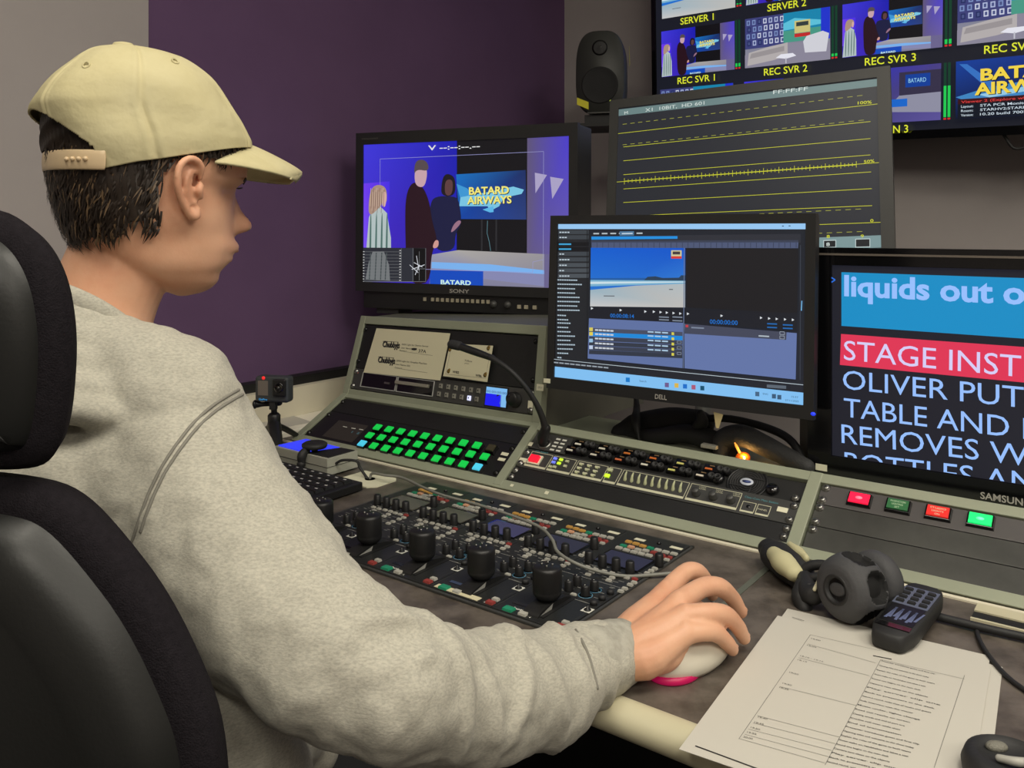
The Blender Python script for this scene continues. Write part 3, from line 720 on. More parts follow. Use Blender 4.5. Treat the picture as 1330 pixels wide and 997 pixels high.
def sofa(R):
    R.poly([(0, 1), (1, 1), (1, 0), (0, 0)], [(150, 150, 160), (160, 160, 165), (60, 70, 110), (66, 66, 120)])
    R.rect(0, 0, .5, .62, (58, 62, 118)); random.seed(3)
    for j in range(4):
        for i in range(7):
            u = .02+i*.068+.01*(j % 2); v = .04+j*.14; R.rect(u, v, u+.042, v+.10, random.choice([(170, 180, 215), (120, 140, 190), (30, 40, 90), (200, 205, 225)])); R.rect(u+.01, v+.02, u+.032, v+.08, (70, 80, 130))
    R.rect(.47, .0, .90, .58, (20, 130, 170)); R.rect(.47, .35, .9, .58, (70, 150, 130)); R.poly([(.47, .2), (.6, .12), (.9, .22), (.9, .3), (.47, .34)], (90, 190, 215))
    R.rect(.60, .18, .78, .42, (200, 190, 120)); R.rect(.62, .21, .76, .29, (50, 60, 60)); R.rect(.60, .43, .78, .50, (190, 40, 40))
    R.rect(.9, 0, 1, .6, (30, 50, 200))
    R.poly([(0, 1), (1, 1), (1, .66), (.5, .58), (0, .74)], (136, 132, 150))
    R.poly([(.03, .96), (.35, .90), (.52, .84), (.52, .58), (.30, .62), (.05, .70)], (176, 170, 170)); R.poly([(.06, .82), (.48, .74), (.48, .64), (.08, .72)], (150, 144, 146))
    R.poly([(.72, .82), (.96, .84), (.99, .5), (.92, .44), (.74, .50), (.70, .60)], (206, 206, 214))
    R.poly([(.38, .86), (.50, .90), (.62, .86), (.58, .80), (.44, .80)], (225, 225, 235)); R.line((.5, .88), (.5, .99), (190, 190, 200), .003)
def beach(R, rock=True):
    R.poly([(0, 1), (1, 1), (1, 0), (0, 0)], [(40, 120, 205), (60, 140, 215), (8, 84, 200), (6, 92, 205)])
    R.poly([(0, .56), (1, .56), (1, .50), (0, .52)], (30, 90, 160)); 
    if rock: R.poly([(.58, .55), (1, .55), (1, .46), (.96, .46), (.94, .50), (.78, .51), (.70, .48), (.62, .49)], (40, 62, 86))
    R.poly([(0, .66), (1, .60), (1, .55), (0, .55)], (120, 175, 205)); R.poly([(0, .62), (1, .58), (1, .565), (0, .58)], (200, 220, 228))
    R.poly([(0, 1), (1, 1), (1, .60), (.5, .64), (0, .72)], [(196, 196, 196), (188, 186, 182), (176, 186, 190), (172, 180, 184), (150, 176, 190)])
    R.line((.15, .82), (.27, .82), (80, 84, 90), .0015); R.line((.84, .70), (.88, .70), (80, 84, 90), .0015)
def body(fr, x0, y0, x1, y1, bz, depth, parent, m='bezel', back=.02, rad=.003):
    """bezel frame with the opening at n=0, and the casing behind it; bz = left, right, bottom, top"""
    l, r, b, t_ = bz; n1 = .004; mb = MB(fr)
    for bx in (((x0-l, y0-b), (x1+r, y0)), ((x0-l, y1), (x1+r, y1+t_)), ((x0-l, y0), (x0, y1)), ((x1, y0), (x1+r, y1))): mb.box((*bx[0], -.012), (*bx[1], n1), m)
    mb.build('bezel', parent)
    mb = MB(fr); mb.box((x0-l+.002, y0-b+.002, -depth), (x1+r-.002, y1+t_-.002, -.010), m); mb.build('casing', parent, bevel=.004)
    return parent
# ---- picture monitor on the left console
F = rigid((-.115, 1.94, 1.236), -24.0, 0, .18)
q = thing('picture_monitor', F(0, -.235, -.05), 'deep black studio picture monitor showing three presenters, on the left console', 'monitor')
body(F, -.259, -.162, .259, .162, (.020, .020, .022, .028), .095, q)
MB(F).box((-.259, -.162, -.004), (.259, .162, .0), 'glass').build('screen_glass', q)
cv = Canvas(F); R = Rect(cv, -.259, -.162, .259, .162); studio(R)
R.poly([s2(*p) for p in [(113, 775), (415, 775), (415, 626), (113, 622)]], (42, 44, 52))
R.poly([s2(*p) for p in [(125, 762), (245, 770), (240, 700), (215, 640), (160, 640), (140, 690)]], (112, 116, 118))
for x in (150, 178, 205, 228): R.line(s2(x-6, 765), s2(x, 645), (66, 74, 76), .003)
R.poly([s2(*p) for p in [(358, 775), (412, 775), (412, 628), (358, 626)]], (10, 10, 12))
for k in range(10): R.line(s2(113, 640+k*14), s2(298, 642+k*14), (120, 122, 124), .0006)
for k in range(12): R.line(s2(290, 636+k*12), s2(298, 636+k*12), (200, 200, 200), .0016); R.line(s2(113, 640+k*12), s2(120, 640+k*12), (200, 200, 200), .0016)
for p, q_ in (((355, 626), (355, 775)), ((415, 626), (415, 775)), ((113, 775), (415, 775)), ((300, 626), (300, 775)), ((355, 718), (412, 718)), ((385, 640), (385, 770))): R.line(s2(*p), s2(*q_), (130, 134, 136), .0007)
for p, q_ in (((340, 700), (380, 735)), ((360, 690), (400, 710)), ((372, 660), (384, 725)), ((350, 720), (410, 700)), ((366, 745), (386, 700))): R.line(s2(*p), s2(*q_), (215, 218, 225), .0014)
fl = (150, 150, 200)
for p, q_ in (((197, 232), (928, 195)), ((928, 195), (928, 745)), ((197, 232), (197, 345)), ((415, 720), (885, 738)), ((885, 738), (885, 690)), ((885, 690), (928, 680))): R.line(s2(*p), s2(*q_), fl, .0009)
a, b = s2(425, 192), s2(658, 181); R.text('V --:--:--.--', a, b, .036, (225, 225, 225), .015)
cv.mb.build('screen_picture', q)
mb = MB(F); mb.text('SONY', (-.026, -.180), .050, .0085, mat('silver_print', (165, 162, 155), .4), 0, .0045, .02); mb.text('PROFESSIONAL VIDEO MONITOR', (-.262, .174), .045, .0035, mat('grey_print', (110, 108, 100), .5), 0, .0045); mb.build('lettering', q)
MB(F).box((-.262, -.224, -.085), (.262, -.1835, -.004), 'black').build('control_strip', q, bevel=.002)
kp = mat('beige_key', (168, 160, 138), .5)
xs = [(512, .008), *[(557+28*k, .008) for k in range(12)], (1030, .010), (1066, .010), (1110, .010)]
for x, w in xs:
    u = (x-150)/(1285-150); a = -.259+.518*u; b = -.198 if x < 1000 else -.206
    MB(F).cbox((a, b, -.002), (.0034 if x < 1000 else .0042, .0042, .0020), kp, .0004).build('key', q)
for x in (893, 968):
    a = -.259+.518*(x-150)/1135; MB(F).lathe((a, -.203, -.004), [(.0085, 0), (.0085, .002), (.0068, .003), (.0060, .008), (.0001, .008)], 'rackgrey', n=20).build('rotary_knob', q)
for a in (-.20, .20): MB(F).box((a-.03, -.236, -.075), (a+.03, -.224, -.012), 'rubber').build('foot', q)
# ---- playout computer monitor in front
DR = rigid((.283*.9, 1.543*.9, 1.2-.139*.9), -34.13, -2.57, .04)
F = Frame(lambda a, b, n=0: DR(a*.9, b*.9, n*.9))
q = thing('computer_monitor', F(0, -.17, -.02), 'black computer monitor showing editing software with a beach clip, on an arm in front', 'monitor')
body(F, -.237, -.148, .237, .148, (.0165, .0165, .0225, .0165), .030, q)
MB(F).box((-.237, -.148, -.004), (.237, .148, 0), 'glass').build('screen_glass', q)
cv = Canvas(F, (700, 260, .29096))
L = lambda X, Y: cv.at(X, Y)
cv.grad(-.237, -.148, .237, .148, (34, 36, 42), (34, 36, 44), (30, 34, 42), (30, 34, 44), 1)
cv.rect(-.237, .1385, .237, .148, (150, 198, 240), True)
cv.rect(-.237, -.148, .237, -.128, (128, 190, 240), True)
pp = lambda *c: c
cv.poly([(80, 135), (228, 133), (222, 715), (66, 712)], (32, 34, 38))
for k, (y, c) in enumerate([(143, 50), (166, 50), (240, 52), (265, 54), (290, 62), (314, 62), (338, 66)]):
    cv.poly([(86, y+8), (222, y+8), (223, y-10), (88, y-10)], (c+8, c+14, c+20)); cv.line((92, y), (150-(k % 3)*14, y), (190, 205, 215), .0022, dash=(.006, .0045))
for y in (196, 218): cv.poly([(84, y+9), (222, y+8), (223, y-9), (86, y-9)], (14, 16, 20)); cv.line((90, y), (145, y), (60, 160, 210), .003)
for k in range(20):
    y = 355+k*19.5-(k*1.0)*.3
    if k in (8, 9): y += 4
    cv.line((84, y), (84+[96, 120, 86, 84, 108, 104, 96, 110, 40, 52, 60, 56, 66, 84, 62, 88, 72, 50, 20, 0][k]*1.0, y+2), (168, 186, 198), .0024, dash=(.005, .0042))
cv.poly([(236, 160), (1170, 150), (1170, 190), (236, 190)], (44, 46, 54))
cv.poly([(236, 176), (620, 172), (620, 160), (236, 162)], (30, 140, 220))
cv.line((245, 149), (490, 147), (180, 190, 195), .0026, dash=(.018, .012)); cv.poly([(362, 158), (426, 157), (426, 138), (362, 139)], (76, 116, 150)); cv.line((372, 149), (420, 148), (190, 210, 225), .0022)
cv.poly([(236, 212), (1158, 214), (1160, 188), (236, 188)], (76, 86, 116))
for k in range(37): cv.line((236+k*25.4, 212), (236+k*25.4, 189), (34, 38, 52), .0007)
cv.poly([(236, 188), (1160, 188), (1160, 178), (236, 180)], (56, 62, 80))
bq = [L(232, 473), L(655, 478), L(656, 213), L(235, 212)]
class QR(Rect):
    def p(s, u, v):
        a, b, c, d = s.q; w = 1-v; return tuple((a[i]*(1-u)+b[i]*u)*(1-w)+(d[i]*(1-u)+c[i]*u)*w for i in (0, 1))
R = QR(cv, 0, 0, .15, .09); R.q = bq; beach(R)
R.poly([(.86, .15), (.965, .15), (.965, .04), (.86, .04)], (206, 196, 150)); R.poly([(.875, .11), (.95, .11), (.95, .06), (.875, .06)], (70, 60, 60)); R.poly([(.86, .18), (.965, .18), (.965, .14), (.86, .14)], (215, 60, 50))
cv.poly([(660, 478), (1156, 505), (1160, 216), (662, 214)], (26, 25, 28))
cv.poly([(228, 526), (1152, 582), (1155, 502), (232, 474)], (26, 28, 36))
cv.text('00:00:08:14', (322, 522), (428, 526), 18, (20, 110, 200), .01); cv.text('00:00:00:00', (766, 550), (890, 556), 20, (20, 110, 200), .01)
for x, y in ((242, 482), (370, 490), (480, 496), (518, 497), (548, 499), (576, 501), (606, 503), (636, 505), (670, 506), (820, 515), (996, 524), (1032, 527), (1066, 529), (1103, 531), (1138, 533)):
    cv.poly([(x-6, y+6), (x+5, y), (x-6, y-6)], (215, 220, 225))
for x, y in ((540, 520), (600, 520), (540, 532), (600, 536), (1022, 550), (1092, 555), (1022, 566), (1092, 570)): cv.line((x, y), (x+44, y+2), (120, 130, 145) if x % 7 else (30, 100, 170), .0022)
cv.poly([(222, 705), (645, 748), (648, 546), (228, 526)], (94, 112, 160))
for j, (y, c) in enumerate([(560, (84, 92, 120)), (578, (70, 76, 96)), (596, (26, 134, 214)), (616, (56, 62, 78)), (637, (50, 56, 70)), (657, (56, 62, 78)), (676, (48, 54, 68))]):
    if j: cv.poly([(228, y+9), (645, y+28), (645, y+9), (230, y-9)], c)
    if j > 0 and j < 6: cv.line((255, y), (345, y+5), (200, 206, 215), .0030, dash=(.008, .0068)); cv.line((490, y+8), (590, y+14), (170, 200, 225), .0024, dash=(.014, .0115))
for y, c in ((575, (214, 200, 90)), (595, (225, 205, 80)), (625, (150, 190, 220)), (655, (190, 205, 230))): cv.poly([(230, y+8), (246, y+8), (246, y-8), (230, y-8)], c)
for k in range(5): cv.poly([(597, 600+k*23), (608, 601+k*23), (608, 589+k*23), (597, 588+k*23)], (214, 205, 80)); 
for k in range(3): 
    for p_, q_ in (((622, 637), (640, 638)), ((640, 638), (640, 628)), ((640, 628), (622, 627)), ((622, 627), (622, 637))): cv.line((p_[0], p_[1]+k*25), (q_[0], q_[1]+k*25), (150, 160, 180), .0006)
cv.poly([(655, 748), (1150, 798), (1155, 592), (655, 550)], (98, 116, 166))
cv.poly([(655, 594), (1108, 622), (1110, 588), (657, 550)], (66, 70, 88)); cv.line((685, 567), (742, 570), (120, 130, 150), .0026); cv.line((985, 604), (1032, 607), (170, 180, 190), .0024)
cv.poly([(660, 566), (672, 566), (672, 555), (660, 555)], (190, 60, 70))
for y in (592, 611): 
    for p_, q_ in (((1080, y+6), (1100, y+7)), ((1100, y+7), (1100, y-6)), ((1100, y-6), (1080, y-7)), ((1080, y-7), (1080, y+6))): cv.line(p_, q_, (170, 180, 195), .0006)
cv.line((655, 213), (650, 748), (96, 110, 140), .0016); cv.line((222, 135), (222, 712), (20, 22, 26), .0016)
cv.line((74, 708), (1184, 822), (200, 215, 225), .0008); cv.line((74, 722), (330, 748), (150, 160, 170), .0024, dash=(.012, .010))
cv.poly([(1022, 834), (1108, 840), (1108, 826), (1022, 820)], (90, 100, 112)); cv.line((1172, 200), (1170, 800), (60, 66, 78), .001); cv.line((1178, 448), (1176, 492), (120, 190, 240), .0014)
for x, y, c in ((403, 799, (20, 120, 200)), (577, 822, (110, 90, 140)), (620, 824, (214, 180, 80)), (658, 828, (30, 110, 200)), (696, 832, (170, 90, 120)), (735, 836, (20, 80, 110)), (980, 862, (70, 100, 130)), (1054, 872, (60, 90, 120)), (1078, 876, (60, 90, 120))):
    cv.poly([(x-9, y+10), (x+9, y+11), (x+9, y-9), (x-9, y-10)], c)
cv.text('Search', (455, 808), (486, 811), 9, (50, 80, 110)); cv.text('ENG', (1005, 865), (1028, 867), 8, (50, 80, 110)); cv.text('15:57', (1132, 878), (1162, 881), 8, (40, 70, 100)); cv.text('27/11/2025', (1104, 893), (1164, 899), 8, (40, 70, 100))
cv.line((1090, 116), (1170, 114), (60, 90, 120), .0016, dash=(.011, .003))
cv.mb.build('screen_picture', q)
mb = MB(F); a, b = F.inv(852, 517); mb.text('DELL', (a, b), .0225, .0085, mat('silver_print', (165, 162, 155), .4), 0, .0045, .02); mb.build('lettering', q)
a, b = F.inv(1057, 537); MB(F).lathe((a, b, .004), [(.003, 0), (.0001, .0004)], glow('blue_power_led', (40, 60, 230), 1.0), n=12, squash=(1.4, 1)).build('power_light', q)
a, b = F.inv(712, 494); MB(F).cbox((a, b, .0045), (.0075, .0042, .0004), 'labelw').build('label_strip', q)
a, b = F.inv(931, 536); MB(F).add([(a-.008, b, -.006), (a+.010, b-.002, -.004), (a+.004, b-.026, 0), (a-.001, b-.026, 0)], [(0, 1, 2, 3)], mat('torn_paper', (176, 160, 116), .8)).build('torn_sticker', q)
MB(F).box((-.05, -.05, -.052), (.05, .05, -.028), 'rackgrey').build('arm_plate', q)
# desk pole and arm for the two arm mounted monitors
ar = thing('monitor_pole', C(.115, .60, -DZ), 'grey monitor pole with arms behind the middle console bay', 'monitor arm')
PX = .115
MB(C).lathe((PX, .60, .000), [(.06, -.76), (.06, -.74), (.017, -.735), (.017, .66), (.0001, .66)], mat('grey_pole', (112, 112, 108), .35, .5), n=20).build('pole', ar)
MB().tube([C(PX, .60, .22), C(.15, .46, .26), F(0, 0, -.055)], .013, 'rackgrey').build('arm', ar)
# ---- waveform monitor above
F2 = rigid((.449, 1.711, 1.312), -29.63, -10.65, -2.54)
MB().tube([C(PX, .60, .56), C(.18, .57, .57), F2(0, 0, -.05)], .013, 'rackgrey').build('arm', ar)
F = F2
q = thing('waveform_monitor', F(0, -.19, -.02), 'dark grey monitor showing a yellow waveform graticule, raised behind the computer monitor', 'monitor')
bzg = mat('dark_grey_bezel', (58, 58, 57), .45, bump=.05, bscale=600)
body(F, -.259, -.162, .259, .162, (.020, .023, .0225, .020), .035, q, m=bzg)
MB(F).box((-.259, -.162, -.004), (.259, .162, 0), 'glass').build('screen_glass', q)
MB(F).box((-.05, -.05, -.052), (.05, .05, -.034), 'rackgrey').build('arm_plate', q)
cv = Canvas(F, (730, 0, .4511)); Y = (206, 208, 40)
cv.rect(-.259, -.162, .259, .162, (38, 40, 46), True)
cv.rect(-.259, .1455, .259, .160, (104, 128, 128), True); cv.rect(-.259, -.160, .259, -.1375, (120, 146, 148), True)
wt = (210, 220, 215)
cv.text('M', (180, 330), (190, 328), 9, wt); cv.text('X1  10BIT,  HD 601', (240, 322), (410, 301), 10, wt); cv.text('FF:FF:FF', (608, 271), (708, 260), 11, wt)
for (p_, q_, d) in (((175, 358), (895, 271), 1), ((160, 385), (912, 299), 0), ((175, 417), (895, 343), 1), ((177, 423), (888, 350), 0), ((177, 463), (888, 399), 0), ((177, 503), (888, 446), 0), ((158, 524), (915, 468), 0), ((177, 544), (890, 495), 0), ((177, 583), (892, 543), 0), ((177, 622), (893, 592), 0), ((180, 634), (898, 600), 1), ((158, 668), (918, 640), 0), ((180, 695), (898, 665), 1)):
    cv.line(p_, q_, (170, 172, 60) if d else Y, .0009, dash=(.0175, .0095) if d else None)
cv.line((180, 522), (848, 474), Y, .0016)
for k in range(61):
    x = 180+k*11.13; y = 522-k*.8; h = 9 if k % 4 == 0 else 5; cv.line((x, y-h), (x, y+h), Y, .0008)
cv.text('100%', (852, 302), (892, 299), 9, Y, .01); cv.text('50%', (870, 471), (900, 468), 9, Y, .01); cv.text('0', (888, 640), (897, 640), 9, Y, .01); cv.text('8', (763, 686), (772, 685), 9, Y, .01); cv.text('9', (861, 685), (870, 684), 9, Y, .01)
for x0, x1, y0, y1 in ((755, 788, 694, 712), (847, 886, 690, 711)):
    cv.poly([(x0-2, y1+2), (x1+2, y1+1), (x1+2, y0-3), (x0-2, y0-2)], (190, 205, 205)); cv.poly([(x0, y1), (x1, y1-1), (x1, y0-1), (x0, y0)], (24, 26, 30))
cv.text('8', (762, 709), (772, 708), 10, wt, .01)
cv.mb.build('screen_picture', q)
a, b = F.inv(1155, 333); MB(F).lathe((a, b, .004), [(.0042, 0), (.0001, .0004)], glow('blue_power_led', (40, 60, 230), 1.0), n=12).build('power_light', q)
MB(F).box((.262, -.0885, .0041), (.281, -.0880, .0043), 'rackgrey').build('bezel_seam', q)
# ---- script monitor on the right
F = Frame(lambda a, b, n=0: C(.5205+a, .172-n, b))
q = thing('script_monitor', C(.79, .19, .068), 'large black monitor showing the stage script in large letters, right of the console', 'monitor')
MB(F).box((-.035, .064, -.010), (.56, .100, .004), 'glossb').box((-.035, .386, -.010), (.56, .412, .004), 'glossb').box((-.035, .100, -.010), (0, .386, .004), 'glossb').box((.535, .100, -.010), (.56, .386, .004), 'glossb').build('bezel', q)
MB(F).box((-.033, .066, -.050), (.558, .410, -.008), 'black').build('casing', q, bevel=.004)
MB(F).box((0, .100, -.004), (.535, .386, 0), 'glass').build('screen_glass', q)
MB(F).box((-.030, .4005, .002), (.555, .4035, .0055), mat('glossy_edge', (120, 112, 104), .2, .3)).build('top_highlight_edge', q, label='shiny chamfer along the top bezel')  # reflection along the top edge, put in as a pale strip
MB(F).box((.20, .046, -.045), (.36, .066, -.015), 'glossb').box((.15, .0, -.12), (.41, .0, .0), 'glossb').build('stand', q) if False else MB(F).box((.16, .068-.003, -.09), (.40, .068, -.05), 'glossb').build('stand', q)
cv = Canvas(F); cv.rect(.0005, .1005, .5345, .3855, (27, 28, 38), True)
cv.poly([(1093, 423), (1330, 439.5), (1700, 465), (1700, 374), (1330, 361), (1093, 353.3)], (18, 140, 196))
cv.poly([(1091, 473.6), (1330, 496.5), (1490, 512), (1490, 461), (1330, 450.4), (1092.5, 433.5)], (222, 52, 84))
lt = (150, 190, 252)
# crop5 readings -> picture px
k5 = lambda x, y: (1040+x*.4011, 320+y*.4011)
def row(s_, p_, q_, h, bold=0, col=lt):
    cv.text(s_, k5(*p_), k5(*q_), h*.4011, col, bold)
row('liquids out of', (141, 158), (770, 188), 68, .03)
row('STAGE INSTR', (140, 366), (790, 430), 66, .0, (214, 205, 245))
row('OLIVER PUTS', (137, 460), (778, 528), 64)
row('TABLE AND L', (140, 550), (768, 628), 64)
row('REMOVES W', (133, 635), (740, 712), 64)
# last line: only its upper half shows above the screen's lower edge
vs, fs, (w, hh) = glyphs('BOTTLES AND', 0, 0, 1)
a0, b0 = cv.at(*k5(142, 724)); a1, b1 = cv.at(*k5(860, 812)); an = math.atan2(b1-b0, a1-a0); wd = math.hypot(a1-a0, b1-b0); hgt = .0290
bmx = bmesh.new(); vv = [bmx.verts.new((a0+x*wd/w*math.cos(an), b0+x*wd/w*math.sin(an)+y*hgt/hh, 0)) for x, y in vs]
for f_ in fs: 
    try: bmx.faces.new([vv[i] for i in f_])
    except ValueError: pass
bmesh.ops.bisect_plane(bmx, geom=bmx.verts[:]+bmx.edges[:]+bmx.faces[:], plane_co=(0, .1012, 0), plane_no=(0, -1, 0), clear_outer=True)
bmx.verts.index_update(); z = cv.z()
cv.mb.add([(v.co.x, v.co.y, z) for v in bmx.verts], [tuple(v.index for v in f_.verts) for f_ in bmx.faces], vmat(), cols=[lin(lt)]*len(bmx.faces)); bmx.free()
cv.line(k5(84, 90), k5(112, 108), (40, 110, 220), .0018); cv.line(k5(112, 108), k5(84, 126), (40, 110, 220), .0018)
cv.mb.build('screen_picture', q)
mb = MB(F); a, b = F.inv(1274, 645); mb.text('SAMSUNG', (a, b-.001), .060, .0095, mat('silver_print', (165, 162, 155), .4), 0, .0045, .02)
mb.build('lettering', q)
a, b = F.inv(1068, 606); MB(F).cbox((a, b, .0045), (.0085, .0048, .0004), 'labelw').build('label_strip', q)
# ---- multiviewer wall display
p = .27; TWd = .88*p; TH = TWd*9/16; rp = .636*p
F = rigid((.447, 2.564, 1.785), -42.21, 3.67, 1.52)
q = thing('multiviewer_display', F(.6, -.35, -.03), 'large wall display tiled with camera and server pictures, top right', 'display')
x0, x1, y0, y1 = -.022, 5*p-.01, -(rp+TH+.022), 2*rp+.02
body(F, x0, y0, x1, y1, (.014, .014, .020, .014), .05, q, m='glossb')
MB(F).box((x0, y0, -.004), (x1, y1, 0), 'glass').build('screen_glass', q)
MB(F).box((.3, -.25, -.12), (.9, .2, -.05), 'blackm').build('wall_bracket', q)
cv = Canvas(F); cv.rect(x0+.001, y0+.001, x1-.001, y1-.001, (24, 26, 36), True)
yl = (222, 228, 50)
def tile(i, j): return Rect(cv, i*p, -j*rp-TH, i*p+TWd, -j*rp)
def name(i, j, s_, dx=0, w=None):
    w = w or .0135*len(s_); cxx = i*p+TWd/2+dx; cv.text(s_, (cxx-w/2, -j*rp-TH-.026), (cxx+w/2, -j*rp-TH-.026), 0, yl, .008, True, .0195)
def bars(i, j, lv):
    for k in (0, 1): 
        xx = i*p+TWd+.006+k*.009; cv.rect(xx, -j*rp-TH, xx+.006, -j*rp, (10, 60, 40), True); cv.rect(xx, -j*rp-TH, xx+.006, -j*rp-TH+.004, (210, 40, 40), True); cv.rect(xx, -j*rp-TH+.006, xx+.006, -j*rp-TH+.006+lv*TH, (30, 200, 80), True)
beach(tile(0, -1), False); studio(tile(1, -1), False); sofa(tile(2, -1)); studio(tile(3, -1), False)
for i, s_ in enumerate(('SERVER 1', 'SERVER 2', 'SERVER 3', 'SERVER 4')): name(i, -1, s_); bars(i, -1, .02)
studio(tile(0, 0), False); sofa(tile(1, 0)); studio(tile(2, 0), False); sofa(tile(3, 0)); studio(tile(4, 0), False)
for i in range(5): name(i, 0, 'REC SVR %d' % (i+1)); bars(i, 0, [.07, .05, .08, .1, .05][i])
studio(tile(1, 1), False); sofa(tile(0, 1)); name(1, 1, 'CLEAN 2'); bars(1, 1, .2); name(0, 1, 'CLEAN 1')
R = tile(2, 1)
# wide shot of the studio floor
R.poly([(0, 1), (1, 1), (1, 0), (0, 0)], [(60, 60, 120), (90, 80, 150), (70, 60, 130), (30, 40, 190)]); R.rect(.6, .1, 1, .55, (50, 45, 70)); R.rect(.66, .15, .9, .38, (10, 60, 150)); R.text('BATARD', (.69, .30), (.86, .30), .08, (150, 210, 240))
R.poly([(.45, .8), (1, .86), (1, .5), (.6, .52)], (140, 140, 160)); R.rect(.5, .58, .68, .72, (20, 100, 200)); R.poly([(.42, .82), (.52, .82), (.52, .2), (.44, .2)], (20, 18, 40)); R.poly([(.3, .8), (.4, .8), (.39, .3), (.32, .3)], (180, 170, 190))
bars(2, 1, .55); name(2, 1, 'CLEAN 3', -.002)
R = Rect(cv, 3*p, -rp-TH, 3*p+2*TWd*.98, -rp); airline(Rect(cv, 3*p, -rp-TH*.66, 3*p+1.9*TWd, -rp)) if False else None
R = Rect(cv, 3*p, -rp-TH, 3*p+TWd, -rp)
R.poly([(0, 1), (1, 1), (1, 0), (0, 0)], [(6, 16, 40), (6, 20, 46), (10, 40, 120), (14, 60, 150)])
R.poly([(.03, .05), (.1, .06), (.36, .45), (.28, .5)], (50, 110, 190)); R.poly([(.0, .62), (.3, .48), (1, .36), (1, .62), (.1, .7)], (60, 130, 190)); R.poly([(.2, .60), (1, .44), (1, .52), (.3, .66)], (150, 200, 225))
for d, c in ((.012, (10, 14, 30)), (0, (240, 210, 70))): R.text('BATARD', (.22+d, .36+d), (1.0, .35+d), .20, c, .035); R.text('AIRWAYS', (.17+d, .60+d), (1.0, .58+d), .20, c, .035)
R.rect(.02, .66, 1, .99, (10, 18, 32)); R.rect(.02, .66, 1, .745, (54, 10, 16)); R.text('Viewer 2 (Explore where module is)', (.05, .73), (.99, .725), .045, (220, 60, 60), .01)
for k, (a_, b_) in enumerate((('Layout:', 'STA PCR Monitor 2 AND 3, (R)'), ('Room:', 'STARHV2:STARHV2 (140.97.107)'), ('Version:', '10.20 build 7002'))):
    R.text(a_, (.05, .81+.075*k), (.16, .81+.075*k), .045, (200, 214, 225), .01); R.text(b_, (.22, .81+.075*k), (.97 if k < 2 else .62, .81+.075*k), .045, (200, 214, 225), .01)
sofa(tile(4, 1)); name(4, 1, 'AUX'); bars(3, 1, .3)
cv.mb.build('screen_picture', q)
mb = MB()
a = F(.905, y0-.018, -.01); b = F(.925, y0-.050, -.015); c = F(.95, y0-.045, -.02); d = F(.945, y0-.018, -.03)
mb.tube([a, b, c, d], .0035, 'rubber', n=8); tag(mb.build('hanging_cable'), 'short black cable loop hanging below the large wall display', 'cable')
# ---- loudspeaker on its shelf
s0, t0 = atst = (None, None)
SP = ray(779, 150, 2.42); SP.z = CAMZ+.318
F = Frame(lambda a, b, n=0, _y=math.radians(-14): SP+Vector((a*math.cos(_y)+n*math.sin(_y), a*math.sin(_y)-n*math.cos(_y), b)))
q = thing('loudspeaker', SP, 'rounded dark grey studio loudspeaker on a black shelf left of the large wall display', 'loudspeaker')
dk = mat('speaker_grey', (54, 55, 52), .5, bump=.08, bscale=400)
out = []
for k in range(40):
    an = 2*math.pi*k/40; c_, s_ = math.cos(an), math.sin(an); e = .62
    out.append((.0700*abs(c_)**e*(1 if c_ > 0 else -1)*(1-.05*s_), .123+.118*abs(s_)**e*(1 if s_ > 0 else -1)))
mb = MB(F); rings = [(-.14, .75), (-.13, .9), (-.08, .98), (-.02, 1.0), (-.006, .985), (0, .955)]
vs = []; 
for n_, sc in rings: vs += [((x*sc), .123+(y-.123)*sc, n_) for x, y in out]
fs = [(k*40+i, k*40+(i+1) % 40, (k+1)*40+(i+1) % 40, (k+1)*40+i) for k in range(5) for i in range(40)]+[tuple(range(40))[::-1], tuple(range(200, 240))]
mb.add(vs, fs, dk, True); mb.build('cabinet', q)
MB(F).lathe((0, .085, .0005), [(.052, 0), (.050, .002), (.047, .001), (.030, -.0), (.0001, .0005)], mat('mesh_black', (22, 22, 23), .7, bump=.5, bscale=900), n=36).build('woofer_grille', q)
MB(F).lathe((0, .190, .0005), [(.022, 0), (.016, .0006), (.011, .0002), (.0001, .003)], 'blackm', n=28).lathe((.002, .193, .002), [(.0028, 0), (.0001, .001)], 'steel', n=12).build('tweeter', q)
MB(F).lathe((.030, .040, .0005), [(.0025, 0), (.0001, .001)], glow('green_led', (170, 190, 70), .8), n=12).build('power_light', q)
yt = mat('yellow_label', (214, 206, 46), .6); mb = MB(F); mb.add([(-.064, .052, .0035), (-.031, .038, .0042), (-.031, .017, .0042), (-.064, .032, .0035)], [(0, 1, 2, 3)], yt); mb.build('yellow_label', q, label='yellow label on lower corner')
mb = MB(F); mb.add([(.0705, .215, -.105), (.0715, .150, -.110), (.071, .165, -.125), (.0690, .215, -.125)], [(0, 1, 2, 3)], yt); mb.build('yellow_label', q, label='pale label on the side')
mb = MB(F); mb.box((-.045, -.022, -.11), (.050, .004, -.012), 'rubber'); mb.box((-.035, .006, .0002), (.03, .010, .0012), 'rackgrey'); mb.build('foot', q)
mb = MB(F); mb.box((-.10, -.032, -.16), (.16, -.0225, .02), 'blackm')
mb.box((.02, -.22, -.20), (.06, -.032, -.16), 'blackm'); e1 = F(.04, -.03, -.18); 
q = tag(mb.build('speaker_shelf'), 'black metal shelf carrying the loudspeaker', 'shelf')
e2 = C(-.38, 1.30, .60); MB().tube([e1, (e1+e2)/2, e2], .012, 'blackm').build('shelf_arm', q)
